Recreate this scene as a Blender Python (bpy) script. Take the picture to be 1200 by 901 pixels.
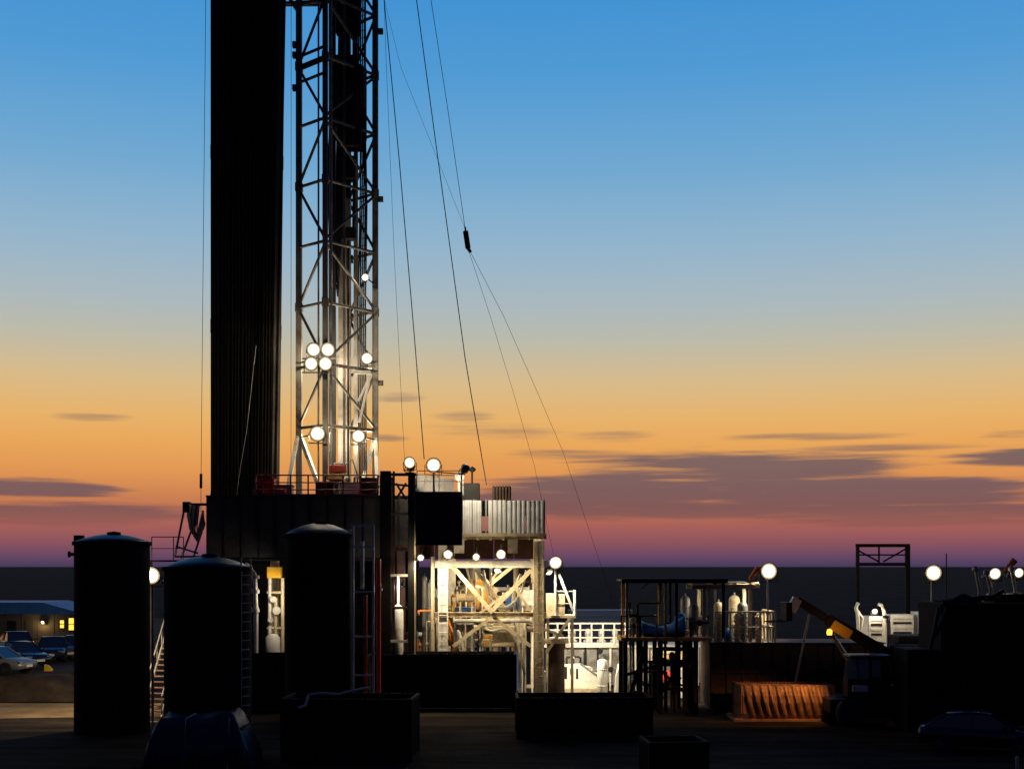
import bpy, math, random
from mathutils import Vector, Matrix
random.seed(7)
scene = bpy.context.scene
for o in list(bpy.data.objects): bpy.data.objects.remove(o)
R = math.radians
FOC, CAMZ, HY = 1500.0, 6.8, 663.0      # focal length in photo pixels, eye height, horizon row

# ------------------------------------------------------------------ camera
cd = bpy.data.cameras.new('camera'); cam = bpy.data.objects.new('camera', cd)
scene.collection.objects.link(cam); scene.camera = cam
cam.location = (0, 0, CAMZ); cam.rotation_euler = (R(90), 0, 0)
cd.sensor_width = 36; cd.lens = 36*FOC/1200; cd.shift_y = (HY-450.5)/1200
cd.clip_start = 0.5; cd.clip_end = 30000
scene.view_settings.view_transform = 'Standard'; scene.view_settings.look = 'None'
scene.view_settings.exposure = 0.0; scene.view_settings.gamma = 1.0

def lin(r, g, b):
    f = lambda c: (c/255/12.92) if c/255 <= .04045 else ((c/255+.055)/1.055)**2.4
    return (f(r), f(g), f(b), 1)

# ------------------------------------------------------------------ world: afterglow sky with cloud streaks
w = bpy.data.worlds.new('World'); scene.world = w; w.use_nodes = True
nt = w.node_tree; N = nt.nodes; L = nt.links; N.clear()
def nd(t, **k):
    n = N.new(t)
    for a, v in k.items(): setattr(n, a, v)
    return n
def mth(op, a, b=None, c=None, clamp=False):
    n = nd('ShaderNodeMath', operation=op, use_clamp=clamp)
    for i, v in enumerate((a, b, c)):
        if v is None: continue
        if isinstance(v, (int, float)): n.inputs[i].default_value = v
        else: L.new(v, n.inputs[i])
    return n.outputs[0]
def mrange(v, a, b, c=0, d=1, smooth=True):
    n = nd('ShaderNodeMapRange', interpolation_type='SMOOTHSTEP' if smooth else 'LINEAR')
    L.new(v, n.inputs[0])
    for i, x in zip((1, 2, 3, 4), (a, b, c, d)): n.inputs[i].default_value = x
    return n.outputs[0]
def mixc(f, a, b, mode='MIX'):
    n = nd('ShaderNodeMix', data_type='RGBA', blend_type=mode)
    for i, v in ((0, f), (6, a), (7, b)):
        if isinstance(v, (int, float, tuple)): n.inputs[i].default_value = v
        else: L.new(v, n.inputs[i])
    return n.outputs[2]
tc = nd('ShaderNodeTexCoord'); sep = nd('ShaderNodeSeparateXYZ'); L.new(tc.outputs['Generated'], sep.inputs[0])
dx, dy, dz = sep.outputs
az = mth('ARCTAN2', dx, dy)
hor = mth('SQRT', mth('ADD', mth('MULTIPLY', dx, dx), mth('MULTIPLY', dy, dy)))
el = mth('DIVIDE', dz, mth('MAXIMUM', hor, .05))         # tangent of the elevation
ramp = nd('ShaderNodeValToRGB'); L.new(mth('MULTIPLY', el, 1.0, clamp=True), ramp.inputs[0])
stops = [(0.0, (74, 60, 92)), (.006, (98, 70, 100)), (.018, (140, 84, 94)), (.032, (170, 98, 88)), (.048, (198, 122, 82)),
         (.072, (226, 152, 84)), (.095, (233, 168, 92)), (.115, (231, 179, 108)), (.142, (216, 187, 138)), (.172, (190, 187, 168)), (.20, (172, 185, 189)),
         (.245, (148, 181, 204)), (.31, (112, 168, 209)), (.38, (82, 155, 212)), (.45, (64, 145, 210)), (.7, (34, 92, 160)), (1.0, (16, 46, 98))]
cr = ramp.color_ramp
while len(cr.elements) < len(stops): cr.elements.new(.5)
for e, (p, c) in zip(cr.elements, stops): e.position = p; e.color = lin(*c)
# cloud streaks, laid out in azimuth and elevation
def noise(sx, sy, off, scale=1.0, detail=5, rough=.55):
    cx = nd('ShaderNodeCombineXYZ'); L.new(mth('MULTIPLY', az, sx), cx.inputs[0]); L.new(mth('MULTIPLY', el, sy), cx.inputs[1]); cx.inputs[2].default_value = off
    n = nd('ShaderNodeTexNoise'); L.new(cx.outputs[0], n.inputs['Vector']); n.inputs['Scale'].default_value = scale
    n.inputs['Detail'].default_value = detail; n.inputs['Roughness'].default_value = rough
    return n.outputs[0]
def blob(px, py, hw, hh):                                # soft ellipse on the sky sphere
    a0 = math.atan((px-600)/FOC); e0 = (HY-py)/FOC
    u = mth('DIVIDE', mth('SUBTRACT', az, a0), hw/FOC); v = mth('DIVIDE', mth('SUBTRACT', el, e0), hh/FOC)
    d = mth('SQRT', mth('ADD', mth('MULTIPLY', u, u), mth('MULTIPLY', v, v)))
    return mrange(d, 0.25, 1.25, 1, 0)
n1 = noise(6, 95, 3.1, detail=6); n2 = noise(16, 300, 8.2, detail=5); n3 = noise(2.2, 26, 1.7, detail=3)
nn = mth('ADD', mth('ADD', mth('MULTIPLY', n1, .45), mth('MULTIPLY', n2, .30)), mth('MULTIPLY', n3, .25))
def union(bs):
    mk = None
    for b in bs:
        m = blob(*b); mk = m if mk is None else mth('MAXIMUM', mk, m)
    return mk
mask = union([(860, 553, 250, 30), (740, 575, 240, 30), (980, 578, 330, 26), (780, 600, 330, 16), (1050, 606, 330, 18), (1240, 545, 140, 18), (30, 578, 130, 16), (70, 604, 260, 20),
              (-260, 590, 260, 30), (1500, 585, 300, 36), (640, 585, 150, 24)])
wisps = union([(466, 466, 46, 9), (455, 514, 36, 6), (545, 488, 60, 9), (580, 506, 130, 16), (715, 512, 95, 11), (960, 515, 180, 7), (105, 497, 70, 8), (1195, 520, 70, 10), (670, 533, 130, 10), (1050, 530, 190, 7)])
dens = mrange(mth('ADD', mth('MULTIPLY', mask, .36), nn), .63, .83)
dens2 = mrange(mth('ADD', mth('MULTIPLY', wisps, .30), nn), .66, .92, 0, .75)
dens = mth('MAXIMUM', dens, dens2)
dens = mth('MULTIPLY', dens, mrange(el, .016, .046))
cramp = nd('ShaderNodeValToRGB'); L.new(mth('MULTIPLY', el, 5.0, clamp=True), cramp.inputs[0])
cs = [(0, (118, 74, 86)), (.18, (126, 84, 84)), (.3, (110, 88, 94)), (.42, (108, 92, 98)), (.6, (160, 130, 108)), (1, (150, 145, 140))]
while len(cramp.color_ramp.elements) < len(cs): cramp.color_ramp.elements.new(.5)
for e, (p, c) in zip(cramp.color_ramp.elements, cs): e.position = p; e.color = lin(*c)
sky = mixc(mth('MULTIPLY', dens, .90), ramp.outputs[0], cramp.outputs[0])
ramp2 = nd('ShaderNodeValToRGB'); L.new(mth('MULTIPLY', el, .6, clamp=True), ramp2.inputs[0])      # the night side of the sky
ns = [(0, (34, 34, 54)), (.15, (30, 38, 70)), (1, (12, 24, 58))]
while len(ramp2.color_ramp.elements) < 3: ramp2.color_ramp.elements.new(.5)
for e, (p, c) in zip(ramp2.color_ramp.elements, ns): e.position = p; e.color = lin(*c)
sky = mixc(mrange(dy, -.25, .72), ramp2.outputs[0], sky)
sky = mixc(mrange(el, -.004, 0, smooth=False), (.004, .004, .006, 1), sky)
bg = nd('ShaderNodeBackground'); L.new(sky, bg.inputs[0]); bg.inputs[1].default_value = 1.0
wo = nd('ShaderNodeOutputWorld'); L.new(bg.outputs[0], wo.inputs[0])

# the sun has set behind the rig: only its last faint glow
sd = bpy.data.lights.new('sun', 'SUN'); sd.energy = .02; sd.angle = R(25); sd.color = (1, .6, .35)
so = bpy.data.objects.new('sun', sd); scene.collection.objects.link(so); so.rotation_euler = (R(-88), 0, 0)

# ------------------------------------------------------------------ materials
MATS = {}
def mat(name, col, rough=.6, metal=0., var=.25, scale=3., bump=.0, dirt=None, spec=.4):
    m = bpy.data.materials.new(name); m.use_nodes = True; n = m.node_tree.nodes; l = m.node_tree.links
    b = n['Principled BSDF']; b.inputs['Roughness'].default_value = rough; b.inputs['Metallic'].default_value = metal
    b.inputs['Specular IOR Level'].default_value = spec
    t = n.new('ShaderNodeTexCoord'); no = n.new('ShaderNodeTexNoise'); l.new(t.outputs['Object'], no.inputs['Vector'])
    no.inputs['Scale'].default_value = scale; no.inputs['Detail'].default_value = 6; no.inputs['Roughness'].default_value = .65
    r = n.new('ShaderNodeValToRGB'); l.new(no.outputs[0], r.inputs[0])
    c0 = tuple(max(0, c*(1-var)) for c in col)+(1,); c1 = tuple(min(1, c*(1+var)) for c in col)+(1,)
    r.color_ramp.elements[0].position = .35; r.color_ramp.elements[0].color = c0
    r.color_ramp.elements[1].position = .65; r.color_ramp.elements[1].color = c1
    out = r.outputs[0]
    if dirt:
        n2 = n.new('ShaderNodeTexNoise'); l.new(t.outputs['Object'], n2.inputs['Vector']); n2.inputs['Scale'].default_value = scale*.6; n2.inputs['Detail'].default_value = 9
        n2.inputs['Roughness'].default_value = .75
        mr = n.new('ShaderNodeMapRange'); l.new(n2.outputs[0], mr.inputs[0]); mr.inputs[1].default_value = .52; mr.inputs[2].default_value = .66
        mx = n.new('ShaderNodeMix'); mx.data_type = 'RGBA'; l.new(mr.outputs[0], mx.inputs[0]); l.new(out, mx.inputs[6]); mx.inputs[7].default_value = tuple(dirt)+(1,)
        out = mx.outputs[2]
    l.new(out, b.inputs['Base Color'])
    if bump:
        bp = n.new('ShaderNodeBump'); l.new(no.outputs[0], bp.inputs['Height']); bp.inputs['Strength'].default_value = bump; bp.inputs['Distance'].default_value = .05
        l.new(bp.outputs[0], b.inputs['Normal'])
    MATS[name] = m
def emis(name, col, strength):
    m = bpy.data.materials.new(name); m.use_nodes = True; b = m.node_tree.nodes['Principled BSDF']
    b.inputs['Base Color'].default_value = (.02, .02, .02, 1)
    b.inputs['Emission Color'].default_value = tuple(col)+(1,); b.inputs['Emission Strength'].default_value = strength
    MATS[name] = m
rust = (.10, .045, .02)
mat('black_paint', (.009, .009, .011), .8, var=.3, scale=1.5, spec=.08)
mat('rig_black', (.028, .027, .027), .6, var=.35, scale=1.3, dirt=(.04, .028, .02), spec=.2)
mat('dark_tarp', (.022, .024, .036), .42, var=.3, scale=3, bump=.4, spec=.4)
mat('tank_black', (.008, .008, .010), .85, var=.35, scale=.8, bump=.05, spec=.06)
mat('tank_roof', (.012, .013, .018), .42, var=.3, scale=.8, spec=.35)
mat('dark_steel', (.018, .017, .017), .7, .0, dirt=(.025, .014, .010), scale=2., spec=.15)
mat('mast_paint', (.125, .112, .095), .55, .1, dirt=(.06, .03, .015), scale=1.2)
mat('white_paint', (.62, .60, .54), .5, var=.12, dirt=(.30, .24, .16), scale=1.6)
mat('cream_steel', (.52, .44, .29), .55, var=.2, dirt=(.22, .14, .07), scale=1.8)
mat('grey_sheet', (.46, .47, .47), .5, .1, var=.15, dirt=(.17, .15, .13), scale=1.1)
mat('grey_steel', (.22, .22, .21), .5, .3, dirt=(.12, .09, .06), scale=2.)
mat('red_paint', (.30, .028, .018), .5, var=.25, dirt=(.10, .02, .012))
mat('oxide_red', (.055, .018, .012), .65, var=.3, dirt=(.03, .012, .010))
mat('bright_red', (.60, .04, .025), .45, var=.15)
mat('ochre', (.48, .26, .06), .5, var=.2, dirt=(.16, .09, .04))
mat('yellow_paint', (.75, .42, .03), .45, var=.12)
mat('orange_paint', (.62, .20, .03), .5, var=.15)
mat('blue_tarp', (.045, .16, .42), .5, var=.25, bump=.4, scale=4)
mat('blue_dark', (.02, .065, .20), .5, var=.15)
mat('blue_roof', (.05, .20, .52), .5, var=.15)
mat('brown_rust', (.055, .030, .017), .75, var=.4, scale=2., bump=.2, dirt=(.03, .018, .012))
mat('rust_bin', (.22, .12, .075), .6, .2, var=.35, scale=2.2, bump=.25, dirt=(.08, .04, .02))
mat('rubber', (.012, .012, .013), .75, var=.2)
mat('hose_pale', (.42, .40, .34), .6, var=.15)
mat('pipe_steel', (.016, .013, .011), .7, 0, var=.3, scale=1.5, dirt=(.022, .013, .008), spec=.12)
mat('cable_steel', (.03, .03, .032), .5, .4)
mat('chrome', (.5, .5, .5), .25, .9, var=.1)
mat('glass', (.012, .018, .018), .06, 0, var=.1, spec=.9)
mat('cab_glass_lit', (.16, .24, .20), .15, 0, var=.2, spec=.9)  # pale green base stands in for light reflected in the cab windows
mat('car_silver', (.20, .205, .21), .35, .4, var=.04, spec=.6)
mat('car_black', (.010, .011, .013), .22, .0, var=.05, spec=.6)
mat('car_navy', (.012, .02, .05), .22, .0, var=.05, spec=.6)
mat('car_grey', (.10, .105, .12), .28, .3, var=.05, spec=.6)
mat('plate', (.72, .72, .68), .4, var=.05)
mat('lamp_case', (.05, .05, .05), .45, .5)
mat('soil', (.055, .040, .028), .95, var=.45, scale=.6, bump=.6, spec=.1)
mat('cabin_wall', (.10, .09, .08), .7, var=.12)
mat('orange_cloth', (.75, .16, .03), .7, var=.1)
emis('lamp_glow', (1, .90, .70), 14)
emis('lamp_mid', (1, .86, .58), 2.6)
emis('lamp_rim', (1, .70, .34), .62)
emis('lamp_glow_soft', (1, .74, .36), 5)
emis('amber_glow', (1, .40, .04), 3.0)
emis('window_glow', (1, .60, .06), 1.6)
# ground
m = bpy.data.materials.new('dirt_ground'); m.use_nodes = True; n = m.node_tree.nodes; l = m.node_tree.links; b = n['Principled BSDF']
b.inputs['Roughness'].default_value = .95; b.inputs['Specular IOR Level'].default_value = .045
t = n.new('ShaderNodeTexCoord')
def gn(scale, detail=8, vec=None):
    x = n.new('ShaderNodeTexNoise'); l.new(vec or t.outputs['Object'], x.inputs['Vector']); x.inputs['Scale'].default_value = scale; x.inputs['Detail'].default_value = detail; x.inputs['Roughness'].default_value = .65
    return x.outputs[0]
mp = n.new('ShaderNodeMapping'); l.new(t.outputs['Object'], mp.inputs[0]); mp.inputs['Scale'].default_value = (.25, 1.6, 1)
r1 = n.new('ShaderNodeValToRGB'); l.new(gn(.12), r1.inputs[0]); r1.color_ramp.elements[0].position = .36; r1.color_ramp.elements[0].color = (.016, .013, .010, 1); r1.color_ramp.elements[1].position = .66; r1.color_ramp.elements[1].color = (.054, .040, .028, 1)
r2 = n.new('ShaderNodeValToRGB'); l.new(gn(.5, 6, mp.outputs[0]), r2.inputs[0]); r2.color_ramp.elements[0].position = .42; r2.color_ramp.elements[0].color = (.35, .35, .35, 1); r2.color_ramp.elements[1].position = .56; r2.color_ramp.elements[1].color = (1, 1, 1, 1)
mx = n.new('ShaderNodeMix'); mx.data_type = 'RGBA'; mx.blend_type = 'MULTIPLY'; mx.inputs[0].default_value = 1; l.new(r1.outputs[0], mx.inputs[6]); l.new(r2.outputs[0], mx.inputs[7]); l.new(mx.outputs[2], b.inputs['Base Color'])
bp = n.new('ShaderNodeBump'); l.new(gn(2.2, 10), bp.inputs['Height']); bp.inputs['Strength'].default_value = .7; bp.inputs['Distance'].default_value = .12; l.new(bp.outputs[0], b.inputs['Normal'])
MATS['dirt_ground'] = m

# ------------------------------------------------------------------ mesh helpers
col = scene.collection
def V(*a): return Vector(a)
def P(px, py, D):                                        # photo pixel at a known distance -> place
    return Vector(((px-600)*D/FOC, D, CAMZ-(py-HY)*D/FOC))
def PX(px, D): return (px-600)*D/FOC
def PZ(py, D): return CAMZ-(py-HY)*D/FOC
class MB:
    def __init__(s): s.v = []; s.f = []; s.sm = []
    def add(s, vs, fs, smooth=False):
        k = len(s.v); s.v += [Vector(x) for x in vs]
        for f in fs: s.f.append([i+k for i in f]); s.sm.append(smooth)
        return s
    def box(s, x0, x1, y0, y1, z0, z1, M=None):
        vs = [V(x, y, z) for z in (z0, z1) for y in (y0, y1) for x in (x0, x1)]
        if M: vs = [M @ q for q in vs]
        return s.add(vs, [(0, 2, 3, 1), (4, 5, 7, 6), (0, 1, 5, 4), (2, 6, 7, 3), (0, 4, 6, 2), (1, 3, 7, 5)])
    def frame(s, p, q):
        d = (Vector(q)-Vector(p)); d.normalize()
        up = V(0, 0, 1) if abs(d.z) < .95 else V(0, 1, 0)
        a = d.cross(up).normalized(); return d, a, a.cross(d).normalized()
    def beam(s, p, q, w=.1, h=None):
        h = h or w; p = Vector(p); q = Vector(q); d, a, b = s.frame(p, q)
        vs = [e+a*(sx*w/2)+b*(sz*h/2) for e in (p, q) for sx, sz in ((-1, -1), (1, -1), (1, 1), (-1, 1))]
        return s.add(vs, [(3, 2, 1, 0), (4, 5, 6, 7), (0, 1, 5, 4), (1, 2, 6, 5), (2, 3, 7, 6), (3, 0, 4, 7)])
    def ibeam(s, p, q, w=.3, h=.3, t=.03):               # H section
        p = Vector(p); q = Vector(q); d, a, b = s.frame(p, q)
        pts = [(-w/2, -h/2), (w/2, -h/2), (w/2, -h/2+t), (t/2, -h/2+t), (t/2, h/2-t), (w/2, h/2-t), (w/2, h/2), (-w/2, h/2), (-w/2, h/2-t), (-t/2, h/2-t), (-t/2, -h/2+t), (-w/2, -h/2+t)]
        vs = [e+a*x+b*y for e in (p, q) for x, y in pts]; k = len(pts)
        fs = [(i, (i+1) % k, k+(i+1) % k, k+i) for i in range(k)]
        for o in (0, k): fs += [(o+0, o+1, o+2, o+11), (o+10, o+3, o+4, o+9), (o+8, o+5, o+6, o+7)]
        return s.add(vs, fs)
    def tube(s, p, q, r=.05, n=8, r2=None, cap=True):
        p = Vector(p); q = Vector(q); d, a, b = s.frame(p, q); r2 = r if r2 is None else r2
        vs = [e+(a*math.cos(2*math.pi*i/n)+b*math.sin(2*math.pi*i/n))*rr for e, rr in ((p, r), (q, r2)) for i in range(n)]
        s.add(vs, [(i, (i+1) % n, n+(i+1) % n, n+i) for i in range(n)], True)
        if cap: s.add(vs, [tuple(range(n-1, -1, -1)), tuple(range(n, 2*n))])
        return s
    def path(s, pts, r=.04, n=6):
        pts = [Vector(p) for p in pts]; rings = []
        for i, p in enumerate(pts):
            d = pts[min(i+1, len(pts)-1)]-pts[max(i-1, 0)]; d, a, b = s.frame(V(0, 0, 0), d)
            rings.append([p+(a*math.cos(2*math.pi*k/n)+b*math.sin(2*math.pi*k/n))*r for k in range(n)])
        vs = [v for g in rings for v in g]
        s.add(vs, [(i*n+k, i*n+(k+1) % n, (i+1)*n+(k+1) % n, (i+1)*n+k) for i in range(len(pts)-1) for k in range(n)], True)
        return s.add(vs, [tuple(range(n-1, -1, -1)), tuple(range(len(vs)-n, len(vs)))])
    def lathe(s, prof, c=(0, 0, 0), n=24, axis='z', smooth=True):
        c = Vector(c); vs = []
        for r, h in prof:
            for i in range(n):
                u, v = r*math.cos(2*math.pi*i/n), r*math.sin(2*math.pi*i/n)
                vs.append(c+(V(u, v, h) if axis == 'z' else V(h, u, v) if axis == 'x' else V(v, h, u)))
        k = len(prof)
        s.add(vs, [(j*n+i, j*n+(i+1) % n, (j+1)*n+(i+1) % n, (j+1)*n+i) for j in range(k-1) for i in range(n)], smooth)
        if prof[0][0] > 1e-4: s.add(vs[:n], [tuple(range(n-1, -1, -1))])
        if prof[-1][0] > 1e-4: s.add(vs[-n:], [tuple(range(n))])
        return s
    def prism(s, pts, y0, y1, M=None):                   # outline in x,z given a depth in y
        k = len(pts); vs = [V(x, y, z) for y in (y0, y1) for x, z in pts]
        if M: vs = [M @ q for q in vs]
        return s.add(vs, [tuple(range(k)), tuple(range(2*k-1, k-1, -1))]+[(i, k+i, k+(i+1) % k, (i+1) % k) for i in range(k)])
    def corr(s, p, q, z0, z1, pitch=.28, depth=.04):     # corrugated sheet from p to q (xy), with its thickness
        p = Vector(p); q = Vector(q); d = q-p; ln = d.length; d = d/ln; nrm = V(d.y, -d.x, 0)
        k = max(2, int(ln/pitch)); pts = []
        for i in range(k):
            for u, o in ((0, 0), (.32, 0), (.5, 1), (.82, 1)): pts.append(((i+u)/k*ln, o*depth))
        pts.append((ln, 0)); vs = []
        for off in (0, -.012):
            for z in (z0, z1):
                for u, o in pts: vs.append(V(p.x, p.y, z)+d*u+nrm*(o+off))
        m_ = len(pts)
        fs = [(i, i+1, m_+i+1, m_+i) for i in range(m_-1)]+[(2*m_+i+1, 2*m_+i, 3*m_+i, 3*m_+i+1) for i in range(m_-1)]
        fs += [(m_+i, m_+i+1, 3*m_+i+1, 3*m_+i) for i in range(m_-1)]
        return s.add(vs, fs)
def sub(o, parent):
    o.parent = parent
def mesh_obj(name, mb, material, parent=None, origin=V(0, 0, 0), bev=0):
    me = bpy.data.meshes.new(name); me.from_pydata([v-origin for v in mb.v], [], mb.f)
    me.materials.append(MATS[material]); me.polygons.foreach_set('use_smooth', mb.sm); me.update()
    o = bpy.data.objects.new(name, me); col.objects.link(o); o.parent = parent
    if parent is None: o.location = origin
    if bev:
        b = o.modifiers.new('bevel', 'BEVEL'); b.width = bev; b.segments = 2; b.limit_method = 'ANGLE'
    return o
class Thing:
    def __init__(s, name, label, cat, loc=(0, 0, 0), group=None):
        s.o = bpy.data.objects.new(name, None); col.objects.link(s.o); s.loc = Vector(loc); s.o.location = s.loc
        s.o.empty_display_size = .2; s.o['label'] = label; s.o['category'] = cat
        if group: s.o['group'] = group
    def part(s, name, mb, material, under=None, bev=0): return mesh_obj(name, mb, material, under or s.o, s.loc, bev)
    def bar(s, name, p, q, w, material, h=None, under=None): return s.part(name, MB().beam(p, q, w, h), material, under)
    def tub(s, name, p, q, r, material, n=8, under=None, r2=None): return s.part(name, MB().tube(p, q, r, n, r2), material, under)
    def light(s, pos, power, color=(1, .84, .60), radius=.12, spot=None, aim=None):
        ld = bpy.data.lights.new('lamp_light', 'SPOT' if spot else 'POINT'); ld.energy = power; ld.color = color; ld.shadow_soft_size = radius
        lo = bpy.data.objects.new('lamp_light', ld); col.objects.link(lo); lo.parent = s.o; lo.location = Vector(pos)-s.loc
        if spot:
            ld.spot_size = R(spot); ld.spot_blend = .8
            lo.rotation_euler = Vector(aim).to_track_quat('-Z', 'Y').to_euler()
def single(name, mb, material, label, cat, group=None, origin=None, bev=0):
    if origin is None:
        zs = min(v.z for v in mb.v); c = sum(mb.v, V(0, 0, 0))/len(mb.v); origin = V(c.x, c.y, zs)
    o = mesh_obj(name, mb, material, None, Vector(origin), bev); o['label'] = label; o['category'] = cat
    if group: o['group'] = group
    return o
def copy_tree(o, parent=None):
    c = o.copy(); col.objects.link(c); c.parent = parent
    for ch in list(o.children): copy_tree(ch, c)
    return c

# ------------------------------------------------------------------ setting
def structure(name, mb, material):
    o = mesh_obj(name, mb, material); o['kind'] = 'structure'; return o
g = MB(); ys = [-60, 20, 30, 40, 50, 60, 70, 80, 95, 120, 200, 500, 2000, 9000]
xs = [-9000, -800, -120, -60, -40, -30, -20, -10, 0, 10, 20, 30, 40, 60, 120, 800, 9000]
g.add([V(x, y, 0) for y in ys for x in xs], [(j*len(xs)+i, j*len(xs)+i+1, (j+1)*len(xs)+i+1, (j+1)*len(xs)+i) for j in range(len(ys)-1) for i in range(len(xs)-1)])
structure('ground', g, 'dirt_ground')
# raised bank that carries the car park and the site cabin
rows = [(64.2, 0), (64.9, .45), (65.5, .92), (66.1, 1.1), (72, 1.12), (90, 1.12), (140, 1.1), (141.5, 0)]
e = MB(); nx = 46; vs = []
for i in range(nx):
    u = i/(nx-1); x = -70+u*48.6
    for (y, z) in rows:
        zz = z*(1 if i < nx-2 else .5 if i == nx-2 else 0); y2 = y+(random.uniform(-.25, .25) if y < 66 else 0)
        vs.append(V(x, y2, zz-.02 if z == 0 else zz+random.uniform(-.03, .03)*(y < 70)))
k = len(rows)
e.add(vs, [(i*k+j, (i+1)*k+j, (i+1)*k+j+1, i*k+j+1) for i in range(nx-1) for j in range(k-1)], True)
structure('embankment', e, 'soil')
# pale graded track past the foot of the bank
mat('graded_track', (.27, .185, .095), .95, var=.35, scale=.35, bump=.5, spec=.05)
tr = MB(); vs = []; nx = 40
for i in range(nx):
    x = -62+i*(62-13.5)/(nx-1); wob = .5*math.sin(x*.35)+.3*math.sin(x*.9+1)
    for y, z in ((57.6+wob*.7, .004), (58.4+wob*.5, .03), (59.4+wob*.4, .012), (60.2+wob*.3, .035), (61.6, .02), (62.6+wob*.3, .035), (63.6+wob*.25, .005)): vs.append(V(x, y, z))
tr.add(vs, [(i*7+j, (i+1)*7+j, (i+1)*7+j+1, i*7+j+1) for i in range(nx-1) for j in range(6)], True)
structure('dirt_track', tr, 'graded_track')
# far low ridges along the skyline
for nm, D, h, seed, a in (('far_ridge', 5200, 3.5, 2, .0), ('near_ridge', 2400, 5.0, 5, .0)):
    random.seed(seed); hb = MB(); vs = []; nx = 70; hs = [random.uniform(.3, 1) for _ in range(nx)]
    hs = [(hs[i-2]+hs[i-1]+hs[i]+hs[(i+1) % nx]+hs[(i+2) % nx])/5 for i in range(nx)]
    for i in range(nx):
        x = (i/(nx-1)-.5)*D*1.5
        for y, z in ((D-D*.1, -.5), (D, h*hs[i]), (D+D*.12, -.5)): vs.append(V(x, y, z))
    hb.add(vs, [(i*3+j, (i+1)*3+j, (i+1)*3+j+1, i*3+j+1) for i in range(nx-1) for j in range(2)], True)
    structure('hills' if D > 3000 else 'terrain', hb, 'dirt_ground')
random.seed(11)

# ------------------------------------------------------------------ generic builders
def rail(t, pts, h, material, r=.03, step=1.1, mids=(.5,), toe=False):
    """guard rail along points on a deck: posts, top rail and mid rails as parts of thing t"""
    for a, b in zip(pts[:-1], pts[1:]):
        a = Vector(a); b = Vector(b); n_ = max(1, round((b-a).length/step))
        for i in range(n_+1):
            if i == 0 and a != Vector(pts[0]): continue
            q = a.lerp(b, i/n_); t.tub('post', q, q+V(0, 0, h), r, material, 6)
        for u in (1,)+tuple(mids): t.tub('top_rail' if u == 1 else 'mid_rail', a+V(0, 0, h*u), b+V(0, 0, h*u), r*(1.05 if u == 1 else .8), material, 6)
        if toe: t.bar('toe_board', a+V(0, 0, .08), b+V(0, 0, .08), .02, material, .14)
def ladder(t, p, h, material, half=V(.25, 0, 0), r=.025, step=.33, cage=None, under=None):
    p = Vector(p)
    ld = t.part('ladder', MB().tube(p-half, p-half+V(0, 0, h), r, 6).tube(p+half, p+half+V(0, 0, h), r, 6), material)
    for i in range(1, int(h/step)): t.tub('rung', p-half+V(0, 0, i*step), p+half+V(0, 0, i*step), r*.7, material, 6, ld)
    return ld
def lamp_head(t, pos, aim, size, glow='lamp_glow', case='lamp_case', round_=True, under=None):
    """one flood lamp head; returns the point just in front of its lens"""
    pos = Vector(pos); aim = Vector(aim).normalized()+V(random.uniform(-.12, .12), 0, random.uniform(-.12, .08)); aim.normalize(); M = Matrix.Translation(pos) @ aim.to_track_quat('Y', 'Z').to_matrix().to_4x4()
    s = size/2
    if round_:
        b = MB().lathe([(s*.35, -s*1.1), (s*.55, -s*1.0), (s*.9, -s*.35), (s*1.05, 0), (s*1.08, .03), (s*.98, .03), (s*.95, .005)], n=16, axis='y')
        ln = MB().lathe([(.001, .020), (s*.40, .018), (s*.52, .014), (s*.55, .0)], n=20, axis='y'); md = MB().lathe([(s*.53, .004), (s*.78, .010), (s*.79, -.004)], n=20, axis='y'); rf = MB().lathe([(s*.77, .002), (s*.97, .012), (s*.97, -.01)], n=20, axis='y')
    else:
        b = MB().box(-s*1.1, s*1.1, -s*.5, 0, -s*.8, s*.8); 
        for i in range(5): b.box(-s*.9+i*s*.4, -s*.8+i*s*.4, -s*.75, -s*.5, -s*.7, s*.7)
        ln = MB().box(-s*.7, s*.7, .0, .018, -s*.4, s*.4); md = MB().box(-s*.9, s*.9, .0, .015, -s*.55, s*.55); rf = MB().box(-s, s, .0, .012, -s*.7, s*.7)
    for q in (b, ln, md, rf): q.v = [M @ v for v in q.v]
    h = t.part('lamp_head', b, case, under); t.part('lens', ln, glow, h); t.part('reflector', md, 'lamp_mid', h); t.part('reflector_rim', rf, 'lamp_rim', h)
    br = MB()
    for sx in (-1, 1): br.beam(M @ V(sx*s*1.15, -s*.3, 0), M @ V(sx*s*1.15, -s*.3, -s*1.3), .03)
    br.beam(M @ V(-s*1.15, -s*.3, -s*1.3), M @ V(s*1.15, -s*.3, -s*1.3), .03)
    t.part('bracket', br, case, h)
    return pos+aim*(.12+s*.2)
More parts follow.
